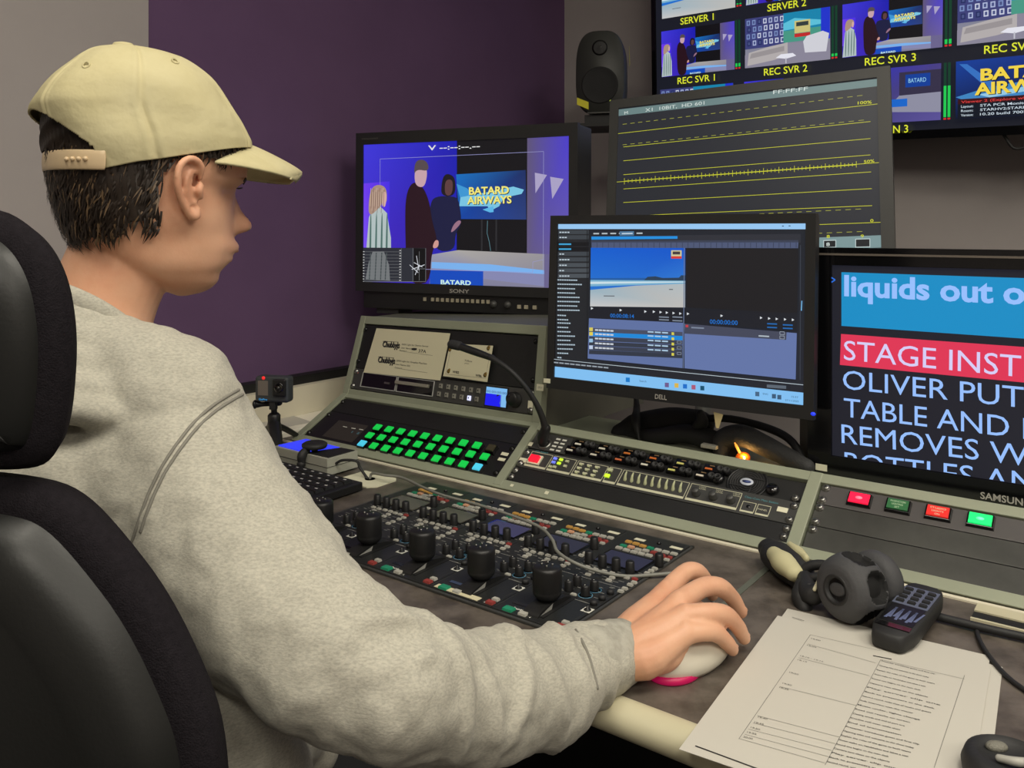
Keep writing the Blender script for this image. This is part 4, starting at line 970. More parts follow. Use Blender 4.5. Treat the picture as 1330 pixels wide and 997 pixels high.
# corner batten between purple wall and grey wall
# ------------------------------------------------------------------ five camera control panels let into the desk
PS, PW = -.094, .0985      # left edge of the first one, width of each
TB, TF = -.056, -.372      # far and near edges
def k5i(x, y, h=.004):     # readings from the close view of the rightmost panel -> panel coordinates
    s, t = dst(680+x*.17293, 640+y*.17293, h); return s-(PS+4*PW), t
def k4i(x, y, h=.004):     # readings on the fourth panel
    s, t = dst(470+x*.17293, 620+y*.17293, h); return s-(PS+3*PW), t
pm = mat('panel_black', (36, 37, 37), .45, bump=.08, bscale=400)
kw_ = mat('white_keycap', (178, 176, 166), .45); kr = mat('dark_red_keycap', (150, 62, 58), .45); ko = mat('amber_keycap', (196, 150, 76), .45); kg = mat('green_keycap', (36, 140, 104), .45); kp_ = mat('peach_keycap', (214, 160, 126), .45)
prn = mat('white_panel_print', (150, 150, 144), .6); blu = mat('blue_panel_print', (86, 140, 170), .5)
scrm = [mat('unlit_lcd', (86, 86, 84), .25), mat('unlit_lcd_warm', (92, 92, 86), .25), glow('violet_lcd', (62, 62, 96), .35), glow('violet_lcd_dim', (46, 47, 66), .25), glow('violet_lcd_dim2', (45, 46, 68), .25)]
keys = []
for x, y in ((790, 370), (845, 385), (897, 402)): keys.append((x, y, ko, 1))
keys += [(750, 400, kg, 1), (808, 410, kp_, 1), (953, 418, kg, 1)]
for x, y in ((717, 415), (773, 432), (830, 447), (885, 460), (942, 473), (917, 437), (860, 430), (1010, 432), (1068, 447), (1130, 460)): keys.append((x, y, kw_, 1))
for x, y in ((980, 452), (1035, 470), (1090, 487), (1010, 470), (1062, 483)): keys.append((x, y, kr, 1))
for x, y in ((480, 560), (540, 578), (605, 592), (665, 607), (720, 625), (775, 640), (985, 572), (958, 589), (928, 607), (1075, 505), (375, 768), (665, 640), (640, 660), (510, 600), (485, 615), (830, 676), (800, 694), (760, 722), (730, 742)): keys.append((x, y, kw_, 0))
keys += [(835, 650, kr, 0)]
low = [(620, 830, kg, 1.4), (715, 862, kw_, 1.1), (965, 943, kr, 1.1), (1006, 920, kw_, .9), (868, 778, kp_, .8), (828, 806, kp_, .9)]
LABP = ['leftmost, half hidden by the grey sleeve', 'second from the left, beside the grey sleeve', 'middle one of the row', 'second from the right, with the cream name strip', 'rightmost of the row, nearest the hand']
def ks(x, y): return dst(680+x*.17293, 640+y*.17293, .004)
for k in range(5):
    o = PS+k*PW
    X = lambda a, b, z, o=o: C(o+a, b, z)
    q = thing('camera_control_panel', X(PW/2, (TB+TF)/2, 0), 'black camera control panel with joystick, '+LABP[k], 'control panel', 'camera control panels in the desk')
    MB(X).box((.0004, TF, .0003), (PW-.0004, TB, .004), pm).build('faceplate', q, bevel=.0008)
    mb = MB(X)
    for a, b in ((.003, TF+.004), (PW-.0035, TF+.004)): mb.box((a, b, .004), (a+.0005, TB-.008, .0043), 'rackgrey')
    mb.box((.05, -.115, .004), (.0505, -.06, .0043), 'inkg') if False else None
    # printed scales and legends
    rnd = random.Random(k*0+5)
    for _ in range(60):
        a = rnd.uniform(.008, PW-.014); b = rnd.uniform(-.30, -.19); mb.box((a, b, .004), (a+rnd.uniform(.003, .008), b+.0007, .0042), prn)
    for b in (-.182, -.236, -.2965): mb.box((.006, b, .004), (PW-.006, b+.0006, .0042), prn)
    mb.build('panel_print', q)
    # display
    pts = [k5i(*c) for c in ((655, 438), (975, 508), (850, 600), (540, 500))]
    a0 = (pts[0][0]+pts[3][0])/2; a1 = (pts[1][0]+pts[2][0])/2; b1 = (pts[0][1]+pts[1][1])/2; b0 = (pts[3][1]+pts[2][1])/2
    d_ = MB(X).box((a0-.003, b0-.003, .004), (a1+.003, b1+.003, .0052), 'glossb').build('display_surround', q, bevel=.0003)
    MB(X).box((a0, b0, .0052), (a1, b1, .0054), scrm[k]).build('display', d_)
    for x, y, m_, big in keys:
        a, b = k5i(x, y); w_, h_ = (.0046, .0032) if big else (.0036, .0026)
        if k < 3 and m_ is kr and not big: pass
        MB(X).cbox((a, b, .0050), (w_, h_, .0012), m_, .0005).build('key', q)
    for x, y, m_, sc in low:
        a, b = k4i(x, y); MB(X).cbox((a, b, .0052), (.0048*sc, .0036*sc, .0014), m_, .0006).build('key', q)
    for x, y in ((780, 770), (765, 788)) : 
        a, b = k4i(x-45, y+8); MB(X).cbox((a, b, .0042), (.012, .003, .0003), 'glossb').build('slot', q) if y == 788 else None
    # encoder knobs below the display and the one at its right
    for x, y in ((492, 523), (592, 550), (695, 578), (800, 602), (1018, 545)):
        a, b = k5i(x, y); MB(X).lathe((a, b, .004), [(.0062, 0), (.0060, .001), (.0056, .0145), (.0044, .0158), (.0001, .016)], 'black', n=16).build('encoder_knob', q)
    a, b = k5i(1017, 382); MB(X).lathe((a, b, .004), [(.0032, 0), (.0030, .002), (.0015, .003), (.0001, .0031)], 'glossb', n=12).build('indicator', q)
    for x, y, bl in ((340, 730, 0), (403, 690, 0), (465, 768, 1), (532, 728, 1)):
        a, b = k5i(x, y); kn = MB(X).lathe((a, b, .004), [(.0060, 0), (.0058, .001), (.0052, .011), (.0040, .0125), (.0001, .0128)], 'black', n=16)
        if bl:
            kn.lathe((a, b, .004), [(.0088, 0), (.0088, .0003), (.0080, .0003), (.0080, 0)], blu, n=24)
        kn.lathe((a, b-.001, .0166), [(.0012, 0), (.0001, .0003)], 'white', n=8); kn.build('iris_knob', q)
    for x, y in ((652, 757), (590, 800), (527, 838)):
        a, b = k5i(x, y); MB(X).lathe((a, b, .004), [(.0045, 0), (.0042, .005), (.0001, .0055)], 'rubber', n=14).build('push_cap', q)
    a, b = k5i(480, 880); MB(X).box((a-.006, b-.006, .004), (a+.006, b+.006, .0044), 'white').lathe((a, b, .0044), [(.0045, 0), (.0040, .001), (.0016, .001), (.0016, .005), (.0001, .0052)], 'black', n=14).build('toggle_switch', q)
    # labels
    for x, y, w_, h_ in ((875, 352, .0078, .0036), (1172, 420, .0088, .0036)):
        a, b = k5i(x, y); MB(X).cbox((min(a, PW-.011), b, .0042), (w_, h_, .0003), 'labelw').build('label_strip', q)
    if k == 3: MB(X).cbox((.042, TF+.0068, .0042), (.034, .0048, .0003), mat('cream_name_strip', (214, 206, 172), .6)).build('name_strip', q, label='long cream name strip')
    else:
        mb = MB(X); mb.text('robotics', (.014, TF+.012), .030, .0046, 'white', 0, .0043, .03); mb.build('lettering', q)
    MB(X).lathe((.052 if k != 3 else .085, TF+.005, .004), [(.0022, 0), (.0020, .001), (.0001, .0012)], 'steel', n=10).build('screw', q)
    # joystick
    JA, JB = .0500, -.330
    mb = MB(X)
    vs = []; n_ = 14; wl = .011
    for side in (-wl, wl):
        for i in range(n_+1):
            an = math.pi*i/n_; vs.append((JA+side, JB+.034*math.cos(an), .004+.0075*math.sin(an)))
    m1 = n_+1
    fs = [tuple(range(m1))[::-1], tuple(range(m1, 2*m1))]+[(i, i+1, m1+i+1, m1+i) for i in range(n_)]
    mb.add(vs, fs, 'blackm'); mb.box((JA-.014, JB-.030, .004), (JA+.016, JB+.040, .0048), 'blackm')
    mb.add([(JA+wl+.0003, JB-.030, .0052), (JA+wl+.0003, JB-.004, .0112), (JA+wl+.0003, JB-.007, .0052)], [(0, 1, 2)], prn)
    base = mb.build('joystick_base', q)
    tilt = (-.004, .003) if k in (0, 1) else (0, 0)
    js = MB(lambda a, b, z, X=X, tl=tilt: X(a+(z-.01)*tl[0]*14, b+(z-.01)*tl[1]*8, z))
    js.lathe((JA, JB, .006), [(.0050, 0), (.0055, .003), (.0100, .006), (.0150, .010), (.0168, .013), (.0172, .016), (.0169, .017), (.0172, .018), (.0172, .040), (.0166, .0425), (.0145, .0445), (.0001, .0452)], 'black', n=32)
    js.build('joystick', q)
    for i in range(4):
        an = i*math.pi/2+.5; MB(js.xf).lathe((JA+.0062*math.cos(an), JB+.0062*math.sin(an), .0507), [(.0014, 0), (.0012, .0022), (.0001, .0026)], 'steel', n=8).build('pin', bpy.data.objects[q.children[-1].name] if False else q)
mb = MB(C)
for bx in (((PS-.004, TF-.005, .0002), (PS+5*PW+.004, TF-.0005, .0030)), ((PS-.004, TB+.0005, .0002), (PS+5*PW+.004, TB+.005, .0030)), ((PS-.005, TF-.005, .0002), (PS-.0006, TB+.005, .0030)), ((PS+5*PW+.0006, TF-.005, .0002), (PS+5*PW+.004, TB+.005, .0030))): mb.box(*bx, 'rackgrey')
tag(mb.build('mounting_frame', bevel=.0004), 'thin grey mounting frame around the row of camera control panels', 'frame')

# ------------------------------------------------------------------ keyboard, control box, action camera
KS0, KS1, KT0, KT1 = -.50, -.152, -.292, -.150
q = thing('keyboard', C((KS0+KS1)/2, (KT0+KT1)/2, 0), 'black computer keyboard lying left of the camera control panels', 'keyboard')
MB(C).box((KS0, KT0, .002), (KS1, KT1, .016), 'black').build('keyboard_case', q, bevel=.002)
nk = 0
for j in range(6):
    cols = 16
    for i in range(cols):
        a0 = KS0+.010+i*(KS1-KS0-.02)/cols; b0 = KT0+.010+j*(KT1-KT0-.02)/6
        if j == 0 and i in (5, 6, 7, 8): 
            if i != 5: continue
            w_ = 4*(KS1-KS0-.02)/cols-.002
        else: w_ = (KS1-KS0-.02)/cols-.002
        kc = MB(C).box((a0, b0, .016), (a0+w_, b0+(KT1-KT0-.02)/6-.002, .0205), 'black', .0015)
        if not (j == 0 and i == 5): kc.box((a0+.005, b0+.009, .0205), (a0+.011, b0+.012, .0207), mat('key_legend', (190, 190, 188), .6))
        kc.build('key', q); nk += 1
BS0, BS1, BT0, BT1 = -.408, -.258, -.136, -.064
q = thing('control_box', C((BS0+BS1)/2, (BT0+BT1)/2, 0), 'pale grey control box with a glowing blue top behind the keyboard', 'control box')
gb = mat('pale_grey_plastic', (168, 168, 156), .45, noise=.05)
MB(C).box((BS0, BT0, .004), (BS1, BT1, .034), gb).box((BS0-.0008, BT0-.0008, .030), (BS1+.0008, BT1+.0008, .0308), 'rackgrey') if False else MB(C).box((BS0, BT0, .004), (BS1, BT1, .034), gb).box((BS0-.0008, BT0-.0008, .018), (BS1+.0008, BT1+.0008, .0190), 'rackgrey').build('box_case', q, bevel=.003)
mb = MB(C); mb.prism([(BS0+.006, BT0+.006), (BS0+.085, BT0+.004), (BS1-.04, BT1-.008), (BS0+.01, BT1-.004)], .0342, .036, glow('blue_lit_top', (48, 62, 240), .8)); mb.build('blue_top', q, label='glowing blue plate')
mb = MB(C); mb.prism([(BS0+.088, BT0+.004), (BS1-.004, BT0+.006), (BS1-.004, BT1-.004), (BS1-.038, BT1-.006)], .0342, .0355, 'blackm'); mb.build('black_top', q)
mb = MB(C); mb.lathe((BS0+.092, BT0+.020, .0355), [(.006, 0), (.006, .004), (.021, .006), (.023, .009), (.023, .013), (.018, .016), (.009, .0165), (.007, .015), (.0001, .0152)], 'rubber', n=28); mb.build('round_knob', q)
mb = MB(C); mb.tube([(BS0+.090, BT0+.004, .040), (BS0+.090, BT0-.007, .032), (BS0+.090, BT0-.008, .020)], [(.006, .008), (.008, .009), (.007, .007)], 'rubber', raw=False); mb.ball((BS0+.090, BT0-.009, .017), .008, 'rubber'); mb.build('clip', q, label='black clip hanging over the front of the box')
mb = MB(C); mb.box((-.47, -.158, .0210), (-.40, -.152, .0225), 'paper'); mb.box((-.45, -.1585, .0211), (-.43, -.1515, .0227), mat('red_tape', (170, 60, 50), .6))
tag(mb.build('marker_strip'), 'white strip with a red mark lying at the far edge of the keyboard', 'strip')
# tripod and camera
TC = ray(357, 545, 1.72)
TZ = CAMZ-(600-297)/FOC*1.64
q = thing('mini_tripod', (TC.x, TC.y, DZ), 'black mini tripod standing behind the grey and blue control box', 'tripod')
top = ray(357, 527, 1.715); hub = ray(356, 548, 1.715)
fz = DZ+.006
def foot(px, D): return Vector(((px-665)/FOC*D, D, fz))
for px, D in ((361, 1.645), (388, 1.80), (334, 1.79)):
    f_ = foot(px, D); MB().tube([hub+Vector((0, 0, -.004)), hub*.5+f_*.5, f_], [(.0135, .0135), (.0125, .0125), (.0105, .009)] if px == 361 else [(.0065, .0065), (.006, .006), (.0065, .005)], 'black', n=12).build('leg', q)
MB().lathe((hub.x, hub.y, hub.z-.008), [(.009, 0), (.0125, .004), (.0125, .022), (.009, .026), (.0001, .026)], 'black', n=20).build('hub', q)
MB().lathe((hub.x, hub.y, hub.z+.016), [(.006, 0), (.006, .018), (.0001, .018)], 'rubber', n=14).build('neck', q)
kb_ = MB(); kb_.tube([hub+Vector((.010, .002, .038)), hub+Vector((-.020, -.002, .036)), hub+Vector((-.034, -.003, .036))], [.006, .0045, .0070], 'black'); kb_.ball(tuple(hub+Vector((-.037, -.003, .036))), (.005, .009, .009), 'black'); kb_.build('clamp_screw', q)
CF0 = ray(354.5, 505, 1.70)
gy = math.radians(-12)
G = Frame(lambda a, b, n=0: CF0+Vector((a*math.cos(gy)+n*math.sin(gy), a*math.sin(gy)-n*math.cos(gy), b)))
q = thing('action_camera', G(0, -.026, 0), 'small dark grey action camera with two windows on top of the mini tripod', 'camera')
MB(G).box((-.0355, -.0255, -.020), (.0355, .0255, .008), mat('camera_grey', (62, 66, 68), .5)).build('camera_body', q, bevel=.006, seg=3)
MB(G).box((-.028, -.012, .008), (-.006, .017, .0088), mat('camera_screen', (120, 112, 104), .2)).build('front_screen', q, bevel=.001)
ln = MB(G).box((.005, -.012, .008), (.033, .022, .0135), 'black').build('lens_block', q, bevel=.003)
MB(G).lathe((.019, .006, .0135), [(.010, 0), (.010, .001), (.007, .0012), (.006, .0002), (.0001, .0006)], 'glossb', n=24).lathe((.019, .006, .0146), [(.003, 0), (.0001, .0008)], 'steel', n=12).build('lens', ln)
mb = MB(G); mb.text('GoPro', (-.026, -.0215), .018, .0042, glow('blue_print', (60, 150, 215), .5), 0, .0083, .02); mb.lathe((-.016, .0225, .008), [(.0035, 0), (.0035, .0006), (.0001, .0008)], glow('red_record_light', (220, 40, 40), .9), n=14); mb.build('camera_marks', q)
MB(G).box((-.006, -.040, -.008), (.006, -.0255, .004), 'rubber').build('mount_foot', q)

# ------------------------------------------------------------------ cables
def cable(name, pts, r, m, label, n=8): return tag(MB().tube(pts, r, m, n=n, sub=6).build(name), label, 'cable')
gc = mat('grey_cable', (128, 128, 120), .45)
cable('mouse_cable', [C(-.190, -.098, .003), C(-.186, -.096, .012), desk(500, 617, .016), desk(522, 620, .016), desk(548, 632, .020), desk(575, 643, .024), desk(620, 655, .026), desk(672, 672, .028), desk(702, 685, .026), desk(717, 700, .024), desk(724, 716, .022), desk(745, 730, .018), desk(775, 741, .010), desk(812, 748, .006), desk(850, 746, .005), desk(885, 744, .005), desk(905, 752, .006), desk(922, 770, .008), desk(927, 790, .010)], .0023, gc, 'grey mouse cable snaking over the camera control panels to the hand')
cable('box_cable', [C(BS1, BT0+.02, .022), C(BS1+.016, BT0+.022, .030), C(BS1+.040, -.104, .030), C(BS1+.045, -.100, .018), C(-.195, -.099, .002)], .0024, 'rubber', 'black cable dropping from the control box into the desk outlet')
cable('handset_cable', [desk(1268, 815, .001), desk(1272, 830, .004), desk(1285, 852, .003), desk(1310, 880, .003), desk(1345, 905, .003)], .0024, 'rubber', 'thin black cable curling out of the slot at the right edge of the desk')
cable('thick_cable', [desk(1205, 797, .006), desk(1240, 806, .006), desk(1290, 818, .006), desk(1345, 830, .006)], .0048, 'rubber', 'black cable lying in the slot right of the remote')
# gooseneck microphone plugged into the patch panel
F1 = LOW[1]; base = F1(a_m, b_m, .006)
q = thing('gooseneck_microphone', base, 'black gooseneck microphone bending up from the middle bay over the card', 'microphone')
g0 = base+Vector((0, 0, .002)); Db = base.y
def pr_(v): return 665+FOC*v.x/v.y, 297+FOC*(CAMZ-v.z)/v.y
MB().tube([F1(a_m, b_m, .0), F1(a_m, b_m, .014), ray(709, 556, Db-.012)], [.0085, .0100, .0085], 'black', n=16).build('plug', q)
MB().tube([ray(709, 560, Db-.012), ray(703, 538, Db-.022), ray(690, 513, Db-.03), ray(672, 490, Db-.03), ray(655, 475, Db-.02), ray(636, 463, Db)], [.0062, .0056, .0046, .0044, .0044, .0050], 'rubber', n=12).build('gooseneck', q)
MB().tube([ray(640, 465, Db), ray(615, 456, Db+.02), ray(598, 450, Db+.035)], [.0055, .0068, .0068], 'black', n=16).build('microphone_capsule', q)
MB().tube([ray(596, 449, Db+.037), ray(587, 447, Db+.045)], [.0085, .0085], 'padding', n=16).build('capsule_tip', q)
# cable loom under the computer monitor
q = thing('cable_loom', C(.25, .22, .07), 'thick black cable loom bundled under the computer monitor', 'cable')
def lt(px, py, D): return ray(px, py, D)
MB().tube([lt(805, 562, 1.56), lt(830, 553, 1.55), lt(870, 548, 1.52), (lt(905, 548, 1.50)), lt(915, 550, 1.48)], [.016, .024, .026, .022, .018], mat('braided_sleeve', (30, 30, 32), .7, bump=.5, bscale=500), n=16).build('bundle', q)
MB().tube([lt(815, 566, 1.55), lt(850, 567, 1.50), lt(890, 563, 1.47), lt(925, 572, 1.44), lt(945, 582, 1.42), lt(955, 600, 1.42)], [.010, .014, .016, .018, .018, .012], 'rubber', n=14).build('bundle', q)
MB().tube([lt(935, 590, 1.40), lt(942, 570, 1.40), lt(965, 566, 1.38), lt(990, 577, 1.36), lt(1020, 592, 1.33), lt(1048, 606, 1.30)], [.012, .018, .018, .017, .015, .012], mat('braided_sleeve_worn', (44, 44, 44), .7, bump=.5, bscale=400), n=16).build('bundle', q)
MB().tube([lt(912, 543, 1.47), lt(950, 544, 1.44), lt(995, 555, 1.40), lt(1025, 570, 1.36), lt(1040, 592, 1.33), lt(1042, 610, 1.31)], [.0062, .0065, .0065, .0065, .0065, .006], 'rubber', n=12).build('cable_strand', q)
MB().tube([lt(905, 556, 1.46), lt(912, 548, 1.45), lt(910, 538, 1.45)], [.010, .011, .008], 'rubber', n=12).build('connector', q)
cable('video_cable', [lt(826, 512, 1.60), lt(827, 530, 1.56), lt(826, 545, 1.52), lt(830, 570, 1.50)], [.004, .0062, .0085, .003], 'rubber', 'black video cable hanging below the left part of the computer monitor')
mb = MB(); lp = lt(966, 594, 1.365)
mb.ball(tuple(lp), (.0055, .0055, .0050), glow('amber_lamp', (255, 214, 130), 5), raw=True); mb.build
q = thing('indicator_lamp', lp-Vector((0, 0, .012)), 'small glowing amber indicator lamp behind the console rail', 'lamp')
MB().ball(tuple(lp), (.0042, .0042, .0042), glow('amber_lamp', (255, 200, 110), 6), raw=True).build('bulb', q)
MB().ball(tuple(lp+Vector((0, .004, -.001))), (.012, .008, .009), mat('amber_lens', (210, 96, 20), .25, emit=.35), raw=True).tube([lp+Vector((-.004, .004, .004)), lp+Vector((-.010, .004, .016)), lp+Vector((-.013, .004, .022))], [.0022, .0022, .0012], glow('amber_wire', (235, 150, 60), 1)).build('amber_lens', q)
MB().lathe((lp.x, lp.y+.004, lp.z-.030), [(.010, 0), (.010, .022), (.008, .024), (.0001, .024)], 'rubber', n=16).build('lamp_holder', q)
l_ = bpy.data.lights.new('indicator_lamp_light', 'POINT'); l_.energy = .05; l_.color = (1, .55, .15); l_.shadow_soft_size = .004
lo = bpy.data.objects.new('indicator_lamp_light', l_); COL.objects.link(lo); lo.location = lp+Vector((0, -.008, .006))
mb = MB(C); mb.box((.318, .150, .085), (.345, .162, .091), mat('pale_bracket', (160, 158, 145), .5)); tag(mb.build('wall_bracket', bevel=.001), 'small white bracket behind the console rail below the computer monitor', 'bracket')
mb = MB(C); mb.box((.462, .20, .0), (.486, .222, .40), mat('grey_upright', (96, 95, 92), .45, .3)); tag(mb.build('upright_post', bevel=.002), 'grey metal upright between the computer monitor and the script monitor', 'post')

# ------------------------------------------------------------------ script sheets, remote, headset
def sheetq(cn, h0, thick=.0004, curl=0):
    """a sheet on the desk given its four corners in console coordinates"""
    mb = MB(C); n = 8; vs = []
    for lay in (0, 1):
        for j in range(n+1):
            for i in range(n+1):
                u, v = i/n, j/n
                a = [cn[0][c]*(1-u)*(1-v)+cn[1][c]*u*(1-v)+cn[2][c]*u*v+cn[3][c]*(1-u)*v for c in (0, 1)]
                z = h0+lay*thick+curl*((u-.5)**2+(v-.5)**2)*.004
                vs.append((a[0], a[1], z))
    m1 = (n+1)**2; fs = []
    for j in range(n):
        for i in range(n):
            k = j*(n+1)+i; fs += [(k, k+n+1, k+n+2, k+1), (m1+k, m1+k+1, m1+k+n+2, m1+k+n+1)]
    for i in range(n):
        fs += [(i, i+1, m1+i+1, m1+i), (n*(n+1)+i+1, n*(n+1)+i, m1+n*(n+1)+i, m1+n*(n+1)+i+1), ((i+1)*(n+1), i*(n+1), m1+i*(n+1), m1+(i+1)*(n+1)), (i*(n+1)+n, (i+1)*(n+1)+n, m1+(i+1)*(n+1)+n, m1+i*(n+1)+n)]
    mb.add(vs, fs, 'paper', False); return mb
def A4(tl, bl, w=.21):
    """corners from top-left and bottom-left points (console coordinates)"""
    d = Vector((bl[0]-tl[0], bl[1]-tl[1])); L_ = d.length; d /= L_; r_ = Vector((-d.y, d.x))
    bl = (tl[0]+d.x*.297, tl[1]+d.y*.297); return [tl, bl, (bl[0]+r_.x*w, bl[1]+r_.y*w), (tl[0]+r_.x*w, tl[1]+r_.y*w)]
tl1, bl1 = dst(1023, 792), dst(877, 984)
tl2, bl2 = dst(1012, 801, .001), dst(880, 980, .001)
c1 = [dst(1023, 792), dst(872, 996), dst(1262, 1075), dst(1297, 888)]
c1 = A4(dst(1023, 792), dst(880, 990), .205)
sheetB = sheetq([(p_[0]+.002, p_[1]-.006) for p_ in A4(dst(1030, 800), dst(902, 990), .206)], .0006)
tag(sheetB.build('script_page'), 'lower white script page peeking out at the right edge of the pile', 'paper', 'script pages on the desk')
tag(sheetq(c1, .0014).build('script_page'), 'middle white script page whose far corner sticks out above the printed one', 'paper', 'script pages on the desk')
c3 = A4(dst(1010, 800, .002), dst(875, 983, .002), .2115)
mb = sheetq(c3, .0024)
tl, bl, br, tr_ = [Vector(p_) for p_ in c3]
def pg(u, v): p_ = tl*(1-u)*(1-v)+bl*(1-u)*v+br*u*v+tr_*u*(1-v); return p_
ex = (tr_-tl).normalized(); ey = (bl-tl).normalized()
def pline(u0, v0, u1, v1, w=.0005, m='inkg'):
    a = pg(u0, v0); b = pg(u1, v1); d = (b-a).normalized()*1; n_ = Vector((-d.y, d.x))*w/2
    mb.add([(*(a-n_), .0030), (*(b-n_), .0030), (*(b+n_), .0030), (*(a+n_), .0030)], [(0, 1, 2, 3)], m)
def ptext(u, v, t_, h=.0026, w=None, m='inkg'):
    a = pg(u, v); mb.text(t_, (a.x, a.y), w, h, m, math.atan2(ex.y, ex.x), .0031, .008)
# page readings: close view 880,780 at .3383
PQ = lambda x, y: dst(880+x*.33835, 780+y*.33835, .003)
def ql(p_, q_, w=.0005, m='inkg'):
    a = Vector(PQ(*p_)); b = Vector(PQ(*q_)); d = (b-a).normalized(); n_ = Vector((-d.y, d.x))*w/2
    mb.add([(*(a-n_), .0030), (*(b-n_), .0030), (*(b+n_), .0030), (*(a+n_), .0030)], [(0, 1, 2, 3)], m)
def qt(p_, q_, t_, h=.0024, m='inkg'):
    a = Vector(PQ(*p_)); b = Vector(PQ(*q_)); d = b-a; mb.text(t_, (a.x, a.y), d.length, h, m, math.atan2(d.y, d.x), .0031, .01)
for a, b in (((510, 130), (235, 530)), ((780, 225), (566, 630)), ((1102, 285), (985, 640)), ((510, 130), (780, 192)), ((500, 165), (760, 238)), ((465, 218), (735, 287)), ((392, 328), (688, 402)), ((306, 440), (622, 523)), ((290, 468), (606, 548)), ((272, 492), (592, 574)), ((258, 512), (580, 598)), ((235, 528), (566, 622)), ((780, 225), (1102, 300))): ql(a, b)
ql((440, 62), (486, 76), .0008, 'ink'); ql((750, 210), (822, 224), .0020, 'ink'); ql((68, 556), (350, 660), .0018, 'ink')
for x, y, t_ in ((512, 146, '19:00'), (496, 172, '19:05'), (470, 212, '19:10 - 19:15'), (460, 228, '19:15'), (428, 276, '19:20'), (402, 318, '19:30'), (390, 334, '19:35'), (308, 448, '19:40'), (294, 468, '19:45'), (280, 488, '19:50'), (266, 506, '19:55'), (252, 524, '20:00')):
    qt((x, y), (x+(88 if '-' in t_ else 36), y+(24 if '-' in t_ else 9)), t_, .0026)
lines_ = ['Presenter introduces guest and first clip', 'Opening titles and welcome to the show today', 'Explain the rules of the game to both teams', 'Guest walks on, handshakes and takes a seat', 'Round one begins on the main desk', 'Camera two close on the objects', 'Play server clip one', 'Back to presenters at the desk', 'Second round, wide shot of studio and guests', 'Sofa interview with the winner', 'Music under, lights change', 'Read out results on screen', 'Closing words and end of part one', 'Credits roll over wide shot', 'End of transmission']
rnd = random.Random(4)
for k in range(24):
    x0, y0 = 782-k*9.1, 232+k*16.8; wl_ = rnd.uniform(.62, 1)*290
    qt((x0, y0), (x0+wl_, y0+wl_*.245), lines_[k % len(lines_)], .0024, 'ink')
tag(mb.build('script_page'), 'top script page with a printed table of times, nearest the hand', 'paper', 'script pages on the desk')

# remote handset
a = Vector((*dst(1150, 843, .012), 0)); 
RA, RB = Vector(dst(1152, 836, .01)), Vector(dst(1205, 782, .01))
dR = (RB-RA).normalized(); nR = Vector((dR.y, -dR.x)); Lr = .136; mid = (RA+RB)/2-dR*.002; 
tiltz = .012
def RF(x, y, z):
    p_ = mid+nR*x+dR*y; return C(p_.x, p_.y, z+max(0, .0+(y+Lr/2)/Lr*.010))
q = thing('handset_remote', RF(0, 0, 0), 'black handset with screen and keys lying right of the headset', 'remote')
out = []
hw = .0225
for k in range(28):
    an = 2*math.pi*k/28; c_, s_ = math.cos(an), math.sin(an); e = .38
    out.append((hw*abs(c_)**e*(1 if c_ > 0 else -1)*(.92 if s_ < -.5 else 1), Lr/2*abs(s_)**.45*(1 if s_ > 0 else -1)))
mb = MB(RF); vs = []
for z_, sc in ((.003, .90), (.005, .98), (.014, 1.0), (.019, .97), (.021, .90)): vs += [(x*sc, y*(1-(1-sc)*.5), z_) for x, y in out]
fs = [(k*28+i, k*28+(i+1) % 28, (k+1)*28+(i+1) % 28, (k+1)*28+i) for k in range(4) for i in range(28)]+[tuple(range(28))[::-1], tuple(range(112, 140))]
mb.add(vs, fs, 'rubber', True); mb.build('handset_case', q)
MB(RF).box((-.0175, -.040, .0208), (.0175, .004, .0215), mat('handset_glass', (10, 10, 12), .4)).box((-.018, -.052, .0208), (.018, -.043, .0220), 'glossb').build('screen', q, bevel=.0008)
mb = MB(RF)
for k in range(9): 
    x_ = -.014+.0035*k; mb.add([(x_, -.034+.003*(k % 3), .0217), (x_+.003, -.034+.003*(k % 3), .0217), (x_+.006-.004*(k % 2), -.006, .0217), (x_+.004-.004*(k % 2), -.006, .0217)], [(0, 1, 2, 3)], mat('blue_grey_print', (96, 106, 140), .4))
mb.build('screen_pattern', q)
MB(RF).box((-.0185, .005, .0206), (.0185, .052, .0212), mat('blue_grey_keypad', (92, 98, 118), .4)).build('keypad', q)
for j in range(4):
    for i in range(3):
        MB(RF).cbox((-.012+.012*i, .012+.0105*j, .0222), (.0042, .0028, .0012), 'rubber', .0006).build('key', q)
# headset: microphone boom grip, band and ear cushion
hc = desk(1098, 795, 0); hD = hc.y
q = thing('headset', C(*dst(1085, 800), 0), 'black headset with big round ear cushions and a beige padded band, beside the handset', 'headset')
ec = ray(1104, 779, .965); ec.z = DZ+.0385
vd = Vector((-.80, -.47, .10)).normalized(); sx_ = Vector((.88, -.47, .05)); sx_ = (sx_-vd*sx_.dot(vd)).normalized(); sy_2 = vd.cross(sx_)*1
KH = .84
def EF(x, y, z): return ec+(sx_*x+sy_2*y+vd*z*1.2)*KH
rb2 = mat('worn_black_foam', (66, 66, 68), .7, bump=.25, bscale=200)
PRF = [(.030, 0), (.036, .002), (.040, .005), (.043, .010), (.0448, .016), (.0452, .022), (.0448, .028), (.043, .034), (.0405, .0395), (.036, .0445), (.031, .048), (.026, .0495), (.021, .0498), (.019, .0500), (.0165, .0490), (.0150, .046), (.0001, .046)]
